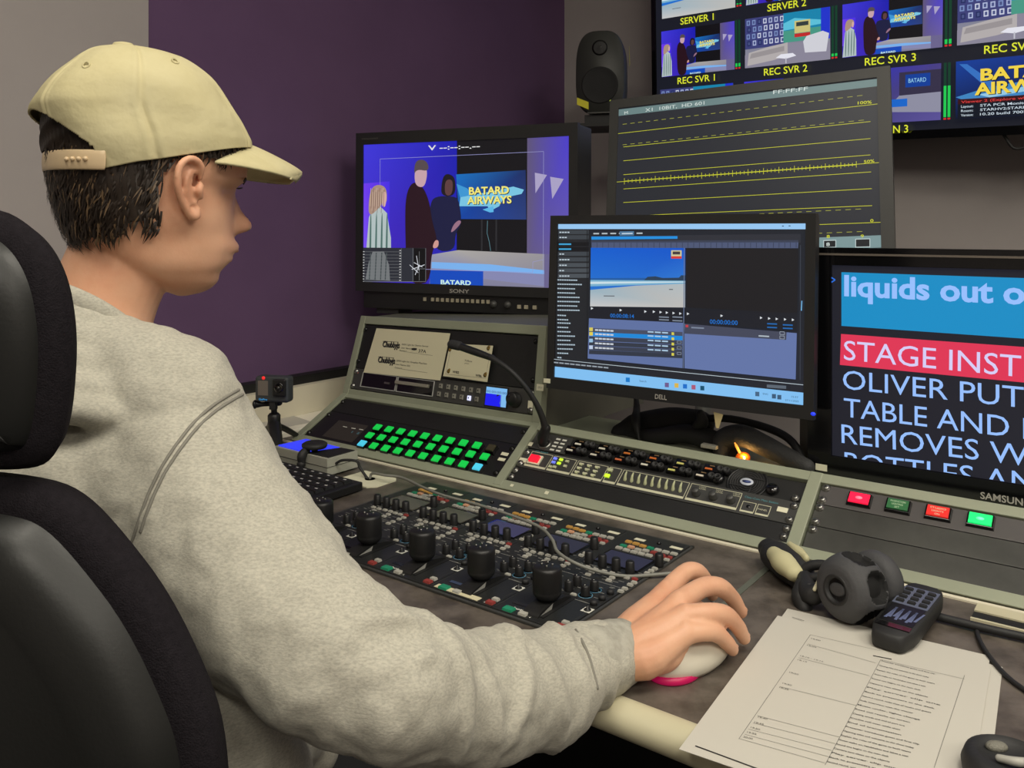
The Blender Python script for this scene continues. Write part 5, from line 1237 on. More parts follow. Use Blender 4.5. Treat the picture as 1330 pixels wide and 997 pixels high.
def cup_mesh(fr, holes, z0=-.026, sc=1):
    mb = MB(fr); n = 120; sub_ = 3; pr = []
    for (r0, h0), (r1, h1) in zip(PRF, PRF[1:]):
        for k in range(sub_): pr.append((r0+(r1-r0)*k/sub_, h0+(h1-h0)*k/sub_))
    pr.append(PRF[-1]); vs = []; deep = []
    for r, h in pr:
        for i in range(n):
            a = 2*math.pi*i/n; f = 0
            for a0, wa, hc_, wh in holes:
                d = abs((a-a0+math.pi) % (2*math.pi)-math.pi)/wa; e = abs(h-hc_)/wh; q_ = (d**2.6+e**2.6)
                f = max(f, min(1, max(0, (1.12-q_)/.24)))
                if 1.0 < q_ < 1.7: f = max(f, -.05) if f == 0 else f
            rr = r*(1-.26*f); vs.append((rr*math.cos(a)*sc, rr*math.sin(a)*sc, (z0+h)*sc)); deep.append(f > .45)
    fo = []; fd = []
    for k in range(len(pr)-1):
        for i in range(n):
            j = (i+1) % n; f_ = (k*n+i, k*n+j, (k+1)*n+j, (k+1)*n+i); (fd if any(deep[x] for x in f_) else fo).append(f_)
    o = len(mb.v); mb.add(vs, fo+[tuple(range(n))[::-1]], rb2, True); kk = mb.mi(mat('deep_black', (9, 9, 10), .8))  # shade inside the holes is painted black on the dented faces
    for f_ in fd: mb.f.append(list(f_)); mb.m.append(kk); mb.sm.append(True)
    return mb
cup = cup_mesh(EF, [(1.30, .44, .0215, .0150), (.20, .44, .0215, .0150), (2.40, .44, .0215, .0150), (-.90, .44, .0215, .0150)])
cup = cup.build('ear_cup', q)
MB(EF).lathe((0, 0, .020), [(.0185, 0), (.0200, .0035), (.0185, .0052), (.0150, .0038), (.0145, .0)], 'rubber', n=36).build('center_ring', cup)
MB(EF).lathe((0, 0, .018), [(.0110, 0), (.0115, .003), (.009, .0045), (.0001, .003)], rb2, n=24, squash=(1.1, .75)).build('center_cap', cup)
ec2 = ec-vd*.044+Vector((.004, .012, -.001))
def EG(x, y, z): return ec2+(sx_*x+sy_2*y+vd*z)*KH
MB(EG).lathe((0, 0, -.018), [(.026, 0), (.036, .004), (.040, .014), (.038, .026), (.030, .032), (.0001, .032)], rb2, n=40).build('ear_cup', q)
yk = MB(); 
j1 = EF(-.040, .010, .004); j2 = ray(1050, 760, 1.02); j3 = ray(1035, 745, 1.05)
yk.tube([EF(-.044, -.012, .0), ray(1052, 772, 1.0), ray(1046, 752, 1.03)], [.010, .012, .010], 'rubber', n=14)
yk.tube([ray(1036, 748, 1.045), ray(1052, 735, 1.04), ray(1072, 734, 1.03), ray(1078, 742, 1.02), ray(1060, 750, 1.02), ray(1040, 750, 1.035)], [.006]*6, 'rubber', n=12, closed=True)
yk.build('yoke', q)
MB().tube([ray(1045, 790, 1.0), ray(1040, 775, 1.01), ray(1042, 760, 1.02)], [.009, .011, .009], 'rubber', n=12).build('hinge', q)
MB().tube([ray(1058, 765, .985), ray(1066, 748, 1.0)], [.0022, .0022], 'paper2', n=8).build('wire_clip', q)
MB().tube([ray(1000, 712, 1.13), ray(1010, 722, 1.11), ray(1030, 738, 1.075), ray(1042, 750, 1.05)], [(.016, .013), (.022, .018), (.023, .019), (.018, .015)], 'rubber', n=20, flat=(0, 0, 1)).build('band', q)
MB().tube([ray(1006, 720, 1.093), ray(1018, 731, 1.067), ray(1032, 744, 1.042)], [(.010, .010), (.0150, .0135), (.012, .010)], mat('beige_pad', (196, 190, 150), .7), n=14, flat=(0, 0, 1)).build('band_pad', q, label='beige pad')
MB().tube([ray(1026, 708, 1.110), ray(1037, 716, 1.088), ray(1047, 725, 1.064)], [(.004, .005), (.007, .006), (.004, .005)], mat('beige_pad', (196, 190, 150), .7), n=14, flat=(0, 0, 1)).build('band_pad', q, label='beige pad')
# second earphone at the corner of the desk
ce = desk(1312, 985, .02)
q = thing('earphone_puck', (ce.x, ce.y, DZ), 'round black earphone with a grey ring at the lower right corner of the desk', 'earphone')
MB().lathe((ce.x, ce.y, DZ+.001), [(.030, 0), (.034, .004), (.035, .012), (.032, .020), (.024, .024), (.022, .020), (.0001, .020)], 'rubber', n=36).build('cushion', q)
MB().tube([(ce.x-.012, ce.y-.006, DZ+.024), (ce.x-.002, ce.y-.014, DZ+.026), (ce.x+.012, ce.y-.010, DZ+.024)], [.003, .0036, .003], mat('pale_grey_plastic2', (170, 168, 160), .4), n=10).build('wire_arm', q)
MB().ball((ce.x-.004, ce.y+.012, DZ+.0225), (.009, .006, .004), mat('grey_mesh_cap', (120, 118, 108), .6, bump=.5, bscale=700), raw=True).build('mesh_cap', q)
# ------------------------------------------------------------------ the person
skin = mat('skin', (224, 174, 142), .5, noise=.10, nscale=14, rgb2=(214, 156, 124), bump=.08, bscale=350, sss=.12)
fleece = mat('heather_grey_fleece', (188, 184, 170), .95, noise=.3, nscale=420, rgb2=(164, 161, 150), bump=.12, bscale=500, spec=.1, sheen=.1, stretch=(.7, 1, 1.6))
hairm = mat('dark_brown_hair', (44, 34, 27), .5, noise=.4, nscale=80, spec=.4)
capm = mat('pale_khaki_twill', (206, 197, 158), .85, noise=.08, nscale=9, rgb2=(196, 186, 144), bump=.6, bscale=26, bdist=.006, spec=.15)
trou = mat('black_trousers', (24, 24, 27), .85, bump=.2, bscale=300)
def interp(tab, x):
    if x <= tab[0][0]: return tab[0][1]
    for k in range(len(tab)-1):
        (x0, v0), (x1, v1) = tab[k], tab[k+1]
        if x <= x1:
            h = x1-x0; w = (x-x0)/h; s = (v1-v0)/h        # smooth curve through the readings, without overshoot
            sa = (v0-tab[k-1][1])/(x0-tab[k-1][0]) if k else s; sb = (tab[k+2][1]-v1)/(tab[k+2][0]-x1) if k+2 < len(tab) else s
            m0 = 0 if sa*s <= 0 else 2*sa*s/(sa+s); m1 = 0 if sb*s <= 0 else 2*sb*s/(sb+s)
            if not k: m0 = s
            if k+2 >= len(tab): m1 = s
            return (2*w**3-3*w*w+1)*v0+(w**3-2*w*w+w)*h*m0+(-2*w**3+3*w*w)*v1+(w**3-w*w)*h*m1
    return tab[-1][1]
HA = math.radians(30)
HX, HY = -.373, .88
fh = Vector((math.cos(HA), math.sin(HA), 0)); lh = Vector((-math.sin(HA), math.cos(HA), 0))
def hd(px, py):      # reading of the profile -> forward, height
    k = (px-665)/FOC; d = (k*HY-HX)/(math.cos(HA)-math.sin(HA)*k); return d, CAMZ-(py-297)/FOC*(HY+math.sin(HA)*d)
def Hh(f, l, z): return Vector((HX, HY, 0))+fh*f+lh*l+Vector((0, 0, z))
def zof(py): return hd(190, py)[1]
def xof(px): return hd(px, 297)[0]
# tables against picture height: front, back, half width
front = [(70, 180), (80, 228), (95, 255), (115, 276), (150, 296), (180, 312), (215, 319), (232, 315), (244, 305), (256, 303), (275, 301), (300, 300), (318, 302), (335, 297), (346, 292), (356, 284), (368, 279), (376, 273), (382, 260), (386, 240)]
back = [(70, 150), (80, 118), (95, 96), (115, 80), (150, 68), (180, 64), (215, 68), (250, 76), (280, 86), (305, 96), (325, 112), (340, 130), (355, 158), (368, 190), (378, 212), (386, 232)]
width = [(70, .004), (80, .030), (95, .046), (115, .060), (150, .071), (190, .074), (230, .073), (270, .069), (300, .064), (325, .060), (345, .055), (360, .047), (370, .038), (380, .022), (386, .005)]
def section(py, phi, tabs=(front, back, width), g=0.0, pw=.92):
    f = xof(interp(tabs[0], py))+g; b = xof(interp(tabs[1], py))-g; w = interp(tabs[2], py)+g
    c = (f+b)/2*.75+b*.25+.0*(f-b); a = (f-c) if math.cos(phi) > 0 else (c-b)
    cs, sn = math.cos(phi), math.sin(phi)
    return c+a*(abs(cs)**(pw if cs > 0 else .9))*(1 if cs > 0 else -1), w*(abs(sn)**.86)*(1 if sn > 0 else -1)
nose = [(240, 0), (252, .002), (262, .006), (275, .012), (287, .0205), (293, .0225), (298, .0215), (302, .0140), (306, .003), (310, 0)]
lips = [(308, 0), (314, .003), (320, .0065), (326, .0070), (330, .0035), (333, .0020), (336, .0045), (341, .0035), (347, .0), (352, -.001), (366, .002), (374, .0)]
mbh = MB(); NR, NC = 96, 96; vs = []
for j in range(NR+1):
    py = 71+(385.5-71)*j/NR; z = zof(py)
    for i in range(NC):
        phi = 2*math.pi*i/NC; f, l = section(py, phi)
        if math.cos(phi) > 0:
            sg = .0070+.0055*min(max((py-262)/30, 0), 1)
            f += interp(nose, py)*math.exp(-(l/sg)**2)
            if 284 < py < 306: f += .004*math.exp(-((abs(l)-.0125)/.006)**2)*math.sin((py-284)/22*math.pi)
            f += interp(lips, py)*math.exp(-(l/.021)**2)
            f -= .0085*math.exp(-((abs(l)-.032)/.015)**2-((py-248)/13)**2)       # eye sockets
            f += .0035*math.exp(-((abs(l)-.030)/.020)**2-((py-232)/7)**2)        # brow
            l += (.004 if l > 0 else -.004)*math.exp(-((py-288)/20)**2)*math.sin(phi)**2     # cheekbones
        # jaw angle
        if abs(math.cos(phi)) < .8: l *= 1+.04*math.exp(-((py-340)/22)**2)
        vs.append(Hh(f, l, z))
fs = [(j*NC+i, j*NC+(i+1) % NC, (j+1)*NC+(i+1) % NC, (j+1)*NC+i) for j in range(NR) for i in range(NC)]+[tuple(range(NC))[::-1], tuple(range(NR*NC, (NR+1)*NC))]
mbh.add(vs, fs, skin, True, raw=True)
# ears
def earp(px, py, out): 
    f, z = hd(px, py)[0], zof(py); return f, z, out
for sd in (-1, 1):
    def E_(px, py, o): 
        f, z = xof(px), zof(py); w_ = abs(section(py, math.radians(88))[1]); return Hh(f, sd*(w_+o), z)
    mbh.tube([E_(243, 234, -.001), E_(244, 222, .003), E_(238, 214, .006), E_(228, 212, .010), E_(218, 218, .0135), E_(213, 230, .0150), E_(213, 245, .0145), E_(217, 260, .0120), E_(225, 273, .008), E_(232, 281, .005), E_(239, 281, .003), (E_(241, 273, .001))], [.0030, .0034, .0036, .0036, .0037, .0038, .0037, .0036, .0038, .0044, .0044, .0034], skin, n=10)
    mbh.tube([E_(236, 226, .001), E_(228, 230, .006), E_(224, 240, .008), E_(225, 252, .007), E_(230, 262, .004), E_(237, 266, .002)], [.0028]*6, skin, n=8)
    mbh.tube([E_(243, 244, .0), E_(241, 250, .003), E_(243, 257, .0)], [.0040, .0042, .0040], skin, n=8)
    # back plate of the ear
    mbh.tube([E_(228, 216, .001), E_(224, 232, .003), E_(224, 250, .003), E_(230, 268, .001)], [(.0060, .0035), (.0078, .0042), (.0072, .0042), (.0048, .0035)], skin, n=12, flat=tuple(lh))
# neck, torso, arms, legs: swept masses joined into one body
def Pz(px, py, D): return ray(px, py, D)
ft = Vector((.40, .917, 0)); rt = Vector((.917, -.40, 0)); up = Vector((0, 0, 1))
C7 = Vector((-.425, .815, 1.095))
hb = Hh(xof(165), 0, zof(320)); 
mbh.tube([Hh(xof(178), 0, zof(300)), Hh(xof(154), 0, zof(345)), Hh(xof(132), 0, zof(400)), C7+ft*.03+Vector((0, 0, -.035)), C7+ft*.035+Vector((0, 0, -.09))], [(.054, .052), (.051, .050), (.051, .050), (.052, .052), (.07, .055)], skin, n=28, flat=tuple(fh))
PEL = Vector((-.40, .79, .56))
mbh.tube([C7+ft*.03+Vector((0, 0, -.10)), C7+ft*.045-up*.22, C7*.4+PEL*.6+ft*.04, PEL+up*.05+ft*.02, PEL-up*.03], [(.085, .13), (.095, .145), (.085, .125), (.095, .14), (.095, .15)], skin, n=28, flat=tuple(rt))
SH = ray(240, 605, .765); EL = ray(500, 902, .645); WR = ray(806, 845, .842); 
SHL = C7-rt*.175+ft*.03-up*.07; ELL = Vector((-.60, 1.12, .86)); WRL = Vector((-.535, 1.345, .80))
mbh.tube([C7+ft*.02-up*.06, ray(238, 560, .775), ray(285, 690, .735), ray(418, 842, .665), ray(498, 893, .655), ray(580, 905, .700), ray(660, 902, .748), ray(740, 872, .80), WR], [.045, .042, .042, .038, .036, .034, .032, .027, (.026, .022)], skin, n=20)
mbh.tube([C7+ft*.02-up*.06, SHL, SHL*.5+ELL*.5, ELL, ELL*.45+WRL*.55, WRL], [.045, .05, .042, .038, .034, (.026, .020)], skin, n=20)
# right hand over the mouse: wrist, palm and five fingers
def hp(px, py, h): return desk(px, py, h)
Mi, Mm, Mr, Mp = hp(866, 768, .056), hp(882, 782, .060), hp(890, 800, .056), hp(890, 822, .046)
W1 = hp(822, 822, .036); W2 = hp(832, 838, .034); W3 = hp(836, 855, .028)
mbh.tube([WR, W1, Mi], [(.024, .020), .0205, .0115], skin, n=16); mbh.tube([WR, W2, Mm], [(.024, .020), .0215, .0120], skin, n=16)
mbh.tube([WR, W2, Mr], [(.024, .020), .0215, .0118], skin, n=16); mbh.tube([WR, W3, Mp], [(.023, .019), .0195, .0115], skin, n=16)
mbh.tube([W3, hp(862, 852, .026), hp(884, 842, .026)], [.018, .015, .010], skin, n=14)
fing = [
 [(Mi, .0112), (hp(889, 744, .066), .0096), (hp(905, 742, .064), .0095), (hp(918, 756, .044), .0083), (hp(925, 772, .022), .0072)],
 [(Mm, .0116), (hp(912, 763, .064), .0102), (hp(934, 762, .060), .0100), (hp(951, 776, .040), .0087), (hp(962, 794, .020), .0076)],
 [(Mr, .0112), (hp(918, 796, .058), .0100), (hp(941, 798, .052), .0097), (hp(957, 812, .034), .0083), (hp(966, 828, .014), .0072)],
 [(Mp, .0106), (hp(912, 820, .046), .0092), (hp(930, 822, .040), .0088), (hp(944, 834, .026), .0078), (hp(951, 843, .013), .0068)]]
for ch in fing: mbh.tube([c[0] for c in ch], [c[1] for c in ch], skin, n=12, sub=5)
th0 = hp(838, 806, .034); mbh.tube([th0, hp(866, 786, .026), hp(893, 784, .020), hp(910, 790, .016)], [.015, .0120, .0100, .0078], skin, n=12)
for K_, b_ in ((Mi, W1), (Mm, W2), (Mr, W2), (Mp, W3)):       # knuckles and the tendons behind them
    t0 = K_+up*.0075; t1 = K_.lerp(b_, .5)+up*.0125; mbh.tube([t0, t1, K_.lerp(b_, .85)+up*.012], [.0034, .0030, .002], skin, n=8); mbh.ball(tuple(K_+up*.0045), (.0085, .0085, .0082), skin, raw=True)
# left hand resting on the keyboard, hidden by the arm
ldir = (Vector((-.50, 1.45, .785))-WRL).normalized(); lr = ldir.cross(up).normalized()
for k in range(4):
    b_ = WRL+ldir*.075+lr*(-.027+.018*k); mbh.tube([WRL+lr*(-.014+.009*k), b_+up*.006, b_+ldir*.035+up*.010, b_+ldir*.058+up*.0, b_+ldir*.070-up*.008], [.018, .0105, .0088, .0080, .007], skin, n=10)
mbh.tube([WRL+lr*.016, WRL+ldir*.04+lr*.038, WRL+ldir*.07+lr*.045-up*.008], [.014, .010, .008], skin, n=10)
# legs
KR = PEL+ft*.44+rt*.14+up*.0; KL = PEL+ft*.44-rt*.12
for s_, K_ in ((1, KR), (-1, KL)):
    hip = PEL+rt*.085*s_; an = K_+ft*.03-up*.42
    mbh.tube([hip, hip*.5+K_*.5, K_, K_+ft*.02-up*.20, an, an+ft*.02-up*.04], [.078, .066, .052, .046, .034, .034], skin, n=16)
    mbh.tube([an-ft*.03-up*.065, an+ft*.06-up*.075, an+ft*.13-up*.085], [.024, (.026, .018), (.024, .012)], skin, n=12)
def remesh(v, sm=3, fac=.5, disp=None):
    def f(o):
        r = o.modifiers.new('remesh', 'REMESH'); r.mode = 'VOXEL'; r.voxel_size = v; r.use_smooth_shade = True
        if sm:
            s_ = o.modifiers.new('smooth', 'SMOOTH'); s_.iterations = sm; s_.factor = fac
        for d in (disp or []):
            tx = bpy.data.textures.new(d[0], 'CLOUDS'); tx.noise_scale = d[1]; tx.noise_depth = 2
            dm = o.modifiers.new('relief', 'DISPLACE'); dm.texture = tx; dm.strength = d[2]; dm.mid_level = .5; dm.texture_coords = 'LOCAL'
    return [f]
person = mbh.build('person', mods=remesh(.0021, 1))
tag(person, 'seated person in pale cap and grey sweatshirt, hand on a mouse, watching the screens', 'person')
# eyes, brows, lips colour
for sd in (-1, 1):
    ez = zof(247); ef = xof(296)-.004; e = MB(); ec_ = Hh(ef-.0185, sd*.0305, ez)
    e.ball(tuple(ec_), (.0115, .0115, .0115), mat('eye_white', (225, 220, 210), .2), raw=True)
    ip = ec_+fh*.0076; e.ball(tuple(ip), (.0052, .0052, .0052), mat('iris_brown', (60, 42, 30), .15), raw=True)
    e.build('eye', person, label='brown eye')
    b = MB(); b.tube([Hh(xof(313), sd*.012, zof(236)), Hh(xof(312), sd*.026, zof(231)), Hh(xof(304), sd*.045, zof(235))], [(.0006, .0016), (.0009, .0022), (.0006, .0010)], hairm, n=8); b.build('eyebrow', person)
    l_ = MB(); l_.tube([Hh(xof(302), sd*.020, zof(243)), Hh(xof(306), sd*.031, zof(243)), Hh(xof(298), sd*.042, zof(245))], [.0005, .0006, .0005], hairm, n=6); l_.build('eyelashes', person)
lp_ = MB(); lipm = mat('lip_pink', (196, 122, 102), .45)
for py, r_ in ((326, .0030), (339, .0030)):
    def LP(l): f_, _ = section(py, 0); return Hh(f_+interp(lips, py)*math.exp(-(l/.021)**2)-.0022-abs(l)*.22, l, zof(py)+abs(l)*.05*(1 if py > 330 else -1))
    lp_.tube([LP(-.020), LP(-.010), LP(0), LP(.010), LP(.020)], [.0008, r_*.8, r_, r_*.8, .0008], lipm, n=8)
lp_.build('lips', person)
# fingernails
for ch in (fing[1], fing[2], fing[3]):
    a, b = ch[-2][0], ch[-1][0]; d = (b-a).normalized(); r_ = ch[-1][1]
    side = d.cross(up).normalized(); nn_ = side.cross(d).normalized(); c_ = b+nn_*(r_*.86)+d*.002
    m_ = MB(lambda x, y, z, c_=c_, side=side, d=d, nn_=nn_: c_+side*x+d*y+nn_*z); m_.ball((0, 0, -.0006), (.0048, .0062, .0016), mat('fingernail', (228, 178, 152), .3)); m_.build('fingernail', person)

# ---- hair below the cap
hair_poly = [(62, 190), (340, 150), (318, 186), (300, 192), (286, 206), (276, 220), (266, 214), (250, 208), (236, 208), (214, 212), (202, 226), (196, 244), (194, 262), (197, 282), (194, 300), (186, 303), (178, 294), (168, 288), (158, 290), (152, 300), (140, 309), (120, 306), (104, 312), (92, 322), (82, 346), (74, 342), (70, 320), (62, 300), (58, 260)]
def inside(p_, poly):
    x, y = p_; c_ = False; n = len(poly)
    for i in range(n):
        x0, y0 = poly[i]; x1, y1 = poly[(i+1) % n]
        if (y0 > y) != (y1 > y) and x < (x1-x0)*(y-y0)/(y1-y0)+x0: c_ = not c_
    return c_
def pxof(f): # inverse of xof
    lo_, hi = -100, 420
    for _ in range(30):
        m_ = (lo_+hi)/2
        if xof(m_) < f: lo_ = m_
        else: hi = m_
    return lo_
hb_ = MB(); NR2, NC2 = 70, 150; pts = []; ok = []
for j in range(NR2+1):
    py = 120+(350-120)*j/NR2; z = zof(py)
    for i in range(NC2):
        phi = 2*math.pi*i/NC2; f, l = section(py, phi, g=.0045+.003*(1 if math.cos(phi) < 0 else .0)+.0015*math.sin(i*3.3+j*.4)); pts.append(Hh(f, l, z)); ok.append(inside((pxof(f), py), hair_poly) or py < (205 if math.cos(phi) < -.2 else 180))
fs = [(j*NC2+i, j*NC2+(i+1) % NC2, (j+1)*NC2+(i+1) % NC2, (j+1)*NC2+i) for j in range(NR2) for i in range(NC2) if ok[j*NC2+i] and ok[(j+1)*NC2+i] and ok[j*NC2+(i+1) % NC2]]
hb_.add(pts, fs, hairm, True, raw=True)
rnd = random.Random(11); nst = 0
hm2 = mat('hair_highlight', (98, 78, 56), .45)
while nst < 3000:
    py = rnd.uniform(175, 328); phi = rnd.uniform(math.radians(20), math.radians(340)); f, l = section(py, phi, g=.005)
    if not inside((pxof(f), py), hair_poly): continue
    nst += 1; z = zof(py); L_ = rnd.uniform(.010, .024)*(.5 if pxof(f) > 205 else 1)*(.75 if py > 285 else 1); w_ = rnd.uniform(.0005, .0011); p0 = Hh(f, l, z)
    outn = (Hh(*section(py, phi, g=.03), z)-p0); outn.z = 0; outn.normalize()
    tz = -1.0; back_ = -fh*rnd.uniform(.1, .7) if math.cos(phi) > -.8 else fh*rnd.uniform(-.2, .15)
    dr = (Vector((0, 0, tz))+back_+Vector((rnd.gauss(0, .18), rnd.gauss(0, .18), rnd.gauss(0, .15)))).normalized()
    dr = (dr-outn*dr.dot(outn)).normalized()
    sd_ = dr.cross(outn).normalized()*w_; pp_ = [p0+outn*.001, p0+dr*L_*.5+outn*rnd.uniform(.0015, .0035), p0+dr*L_+outn*rnd.uniform(-.003, .005)-outn*(.004 if py > 270 else .001)]
    hb_.add([pp_[0]-sd_, pp_[0]+sd_, pp_[1]+sd_, pp_[1]-sd_, pp_[2]], [(0, 1, 2, 3), (3, 2, 4)], hm2 if rnd.random() < .22 else hairm, True, raw=True)
hb_.build('hair', person)

# ---- cap
cfront = [(66, 175), (70, 210), (78, 240), (92, 262), (110, 282), (130, 297), (150, 308), (170, 318), (182, 324), (200, 326), (232, 326)]
cback = [(66, 150), (70, 132), (78, 108), (92, 88), (110, 66), (130, 49), (150, 38), (170, 41), (200, 52), (215, 60), (232, 68)]
cwid = [(66, .010), (70, .034), (78, .052), (92, .066), (110, .077), (130, .084), (150, .087), (180, .087), (210, .085), (232, .082)]
ct = (cfront, cback, cwid)
cp_ = MB(); NRc, NCc = 120, 320; vs = []; zz = []
def rim(phi):
    c_ = math.cos(phi)
    return interp([(-1, 230), (-.8, 230), (-.4, 226), (0, 217), (.4, 205), (.75, 194), (1, 188)], c_)
rnd = random.Random(5)
def wr(u, v): return math.sin(u*3+v*1.6)*math.sin(v*2.6-u*2)*.9+math.sin(u*5-v*4+1)*.4
for j in range(NRc+1):
    for i in range(NCc):
        phi = 2*math.pi*i/NCc; py = 66.5+(rim(phi)-66.5)*(j/NRc)**1.15
        amp = .0016*min(1, j/45); g = amp*wr(phi, j/NRc*3)
        for ps in (math.radians(25), math.radians(83), math.radians(146), math.radians(-25), math.radians(-83), math.radians(-146)): # panel seams
            dd = abs((phi-ps+math.pi) % (2*math.pi)-math.pi); g -= .0020*math.exp(-(dd/.022)**2)-.0012*math.exp(-((dd-.05)/.02)**2)
        f, l = section(py, phi, ct, g=g-.0005, pw=.95)
        if j > NRc-6: pass
        vs.append(Hh(f, l, zof(py))); zz.append((phi, py, f))
def hole(k):
    phi, py, f = zz[k]; dphi = abs(phi-math.pi); top = 152+46*(dphi/math.radians(64))**2.2
    return dphi < math.radians(64) and top < py < 204
fs = [(j*NCc+i, j*NCc+(i+1) % NCc, (j+1)*NCc+(i+1) % NCc, (j+1)*NCc+i) for j in range(NRc) for i in range(NCc)]
fs = [f_ for f_ in fs if not all(hole(k) for k in f_)]+[tuple(range(NCc))]
def solid(w):
    def g(o):
        s_ = o.modifiers.new('thickness', 'SOLIDIFY'); s_.thickness = w; s_.offset = 0
    return [g]
strapv = []
isst = lambda f_: all(abs(zz[k][0]-math.pi) < math.radians(66) and zz[k][1] >= 200 for k in f_)
capf = [f_ for f_ in fs if len(f_) > 4 or not isst(f_)]
cp_.add(vs, capf, capm, True, raw=True)
cap = cp_.build('cap', person, mods=solid(.0022), label='pale khaki baseball cap')
sp = MB(); pl_ = mat('beige_plastic_strap', (206, 182, 146), .4)
spts = []
for i in range(-11, 12):
    phi = math.pi+math.radians(6.4*i); f, l = section(216, phi, ct, g=.003); spts.append(Hh(f, l, zof(215+.2*abs(i))))
sp.tube(spts, [(.0012, .0092)]*23, pl_, n=12, sub=2, flat=(0, 0, 1)); sp.build('cap_strap', cap, label='beige plastic snap strap')
for k in range(4):
    phi = math.pi+math.radians(58-5*k); f, l = section(216, phi, ct, g=.0046); MB().ball(tuple(Hh(f, l, zof(216))), (.0022, .0022, .0022), pl_, raw=True).build('snap', cap)
br = MB(); NB, MBv = 18, 22; vs = []
for lay in (0, 1):
    for j in range(NB+1):
        u = j/NB
        for i in range(MBv+1):
            v = -1+2*i/MBv
            # root follows the cap's front edge, tip is an arc
            rf, _ = section(186, 0, ct); hwid = .074*math.sqrt(max(1-(u*.992)**2.8, .01)); l = v*hwid
            root = rf-.048*(abs(v)**2.0)-.003; tipf = xof(392)*1.0-.0; 
            f = root+(tipf-root)*u*(1-.10*v*v)
            cz = zof(181)+(zof(216)-zof(181))*u**1.15
            z = cz-.021*v*v*(.55+.45*(1-u))-lay*.0028-.010*(abs(v)**2)*(1-u)*.4
            vs.append(Hh(f, l, z))
m1 = (NB+1)*(MBv+1); fs = []
for j in range(NB):
    for i in range(MBv):
        k = j*(MBv+1)+i; fs += [(k, k+1, k+MBv+2, k+MBv+1), (m1+k+MBv+1, m1+k+MBv+2, m1+k+1, m1+k)]
ring = [i for i in range(MBv+1)]+[(j+1)*(MBv+1)+MBv for j in range(NB)]+[NB*(MBv+1)+i for i in range(MBv-1, -1, -1)]+[j*(MBv+1) for j in range(NB-1, 0, -1)]
for a, b in zip(ring, ring[1:]+ring[:1]): fs.append((a, b, m1+b, m1+a))
br.add(vs, fs, capm, True, raw=True); br.build('cap_brim', cap)
MB().lathe(tuple(Hh(xof(160), 0, zof(66.5)+.002)), [(.0105, -.004), (.0105, .001), (.0090, .0035), (.005, .0045), (.0001, .0048)], capm, n=18).build('cap_button', cap)
for phi, py in ((math.radians(-58), 90), (math.radians(-122), 106), (math.radians(58), 90), (math.radians(122), 106)):
    f, l = section(py, phi, ct, g=.0005); c_ = Hh(f, l, zof(py)); f2, l2 = section(py+6, phi, ct, g=.0005); nn_ = Vector((c_-Hh(xof(175), 0, zof(150)))).normalized()
    t1 = nn_.cross(up).normalized(); t2 = nn_.cross(t1)
    ey_ = MB(lambda x, y, z: c_+t1*x+t2*y+nn_*z); ey_.tube([(.0032*math.cos(a), .0032*math.sin(a), .001) for a in [k*math.pi/4 for k in range(8)]], .0009, capm, n=6, sub=2, raw=False, closed=True); ey_.build('eyelet', cap)

# ---- sweatshirt
sw = MB()
sw.tube([C7-ft*.000-up*.050, C7-ft*.022-up*.12, C7-ft*.035-up*.24, C7-ft*.02-up*.40], [(.055, .085), (.092, .145), (.100, .160), (.11, .16)], fleece, n=30, flat=tuple(rt))
sw.tube([C7-up*.085+rt*.03, C7-up*.115+rt*.10, ray(215, 640, .755)], [.070, .076, .070], fleece, n=24)
sw.tube([ray(150, 520, .80), ray(112, 575, .785), ray(100, 650, .77)], [.055, .062, .065], fleece, n=20)
for k_ in range(5):
    sw.tube([C7+ft*(.030-.004*k_+(.056+.014*k_)*math.cos(a))+rt*((.058+.020*k_)*math.sin(a))+up*(-.008-.016*k_-(.046-.003*k_)*math.cos(a)) for a in [2*math.pi*j/20 for j in range(20)]], .0125, fleece, n=10, sub=2, closed=True)
sw.tube([C7+ft*.022-up*.060, C7+ft*.025-up*.080, C7+ft*.03-up*.12, C7+ft*.040-up*.24, C7*.45+PEL*.55+ft*.045, PEL+up*.16+ft*.045, PEL+up*.06+ft*.05], [(.050, .070), (.090, .125), (.118, .185), (.130, .190), (.130, .175), (.138, .182), (.135, .178)], fleece, n=40, flat=tuple(rt))
sw.tube([C7+ft*.01-up*.014, C7+rt*.075-up*.030+ft*.01, ray(228, 522, .78), ray(246, 568, .775)], [.046, .050, .057, .060], fleece, n=32)
SH1, UA1, UA2, UA3 = ray(240, 608, .765), ray(285, 690, .735), ray(342, 765, .70), ray(418, 842, .665); EL = ray(500, 893, .650)
sw.tube([SH1, UA1, UA2, UA3, EL], [.074, .073, .069, .062, .053], fleece, n=32)
mbh_ = None
mid1 = EL*.72+WR*.28; mid2 = EL*.42+WR*.58; mid3 = EL*.14+WR*.86; CUF = EL*.03+WR*.97
up1 = Vector((0, 0, .012))
FA1, FA2, FA3, FA4 = ray(580, 906, .700), ray(650, 902, .742), ray(708, 890, .778), ray(755, 866, .812)
sw.tube([EL, FA1, FA2, FA3, FA4, ray(790, 852, .834)], [.053, .0505, .0505, .0475, .0380, .0330], fleece, n=32)
sw.tube([C7-rt*.08-up*.02, SHL, SHL*.5+ELL*.5, ELL, ELL*.4+WRL*.6, WRL*.9+ELL*.1], [.050, .070, .064, .056, .050, .038], fleece, n=28)
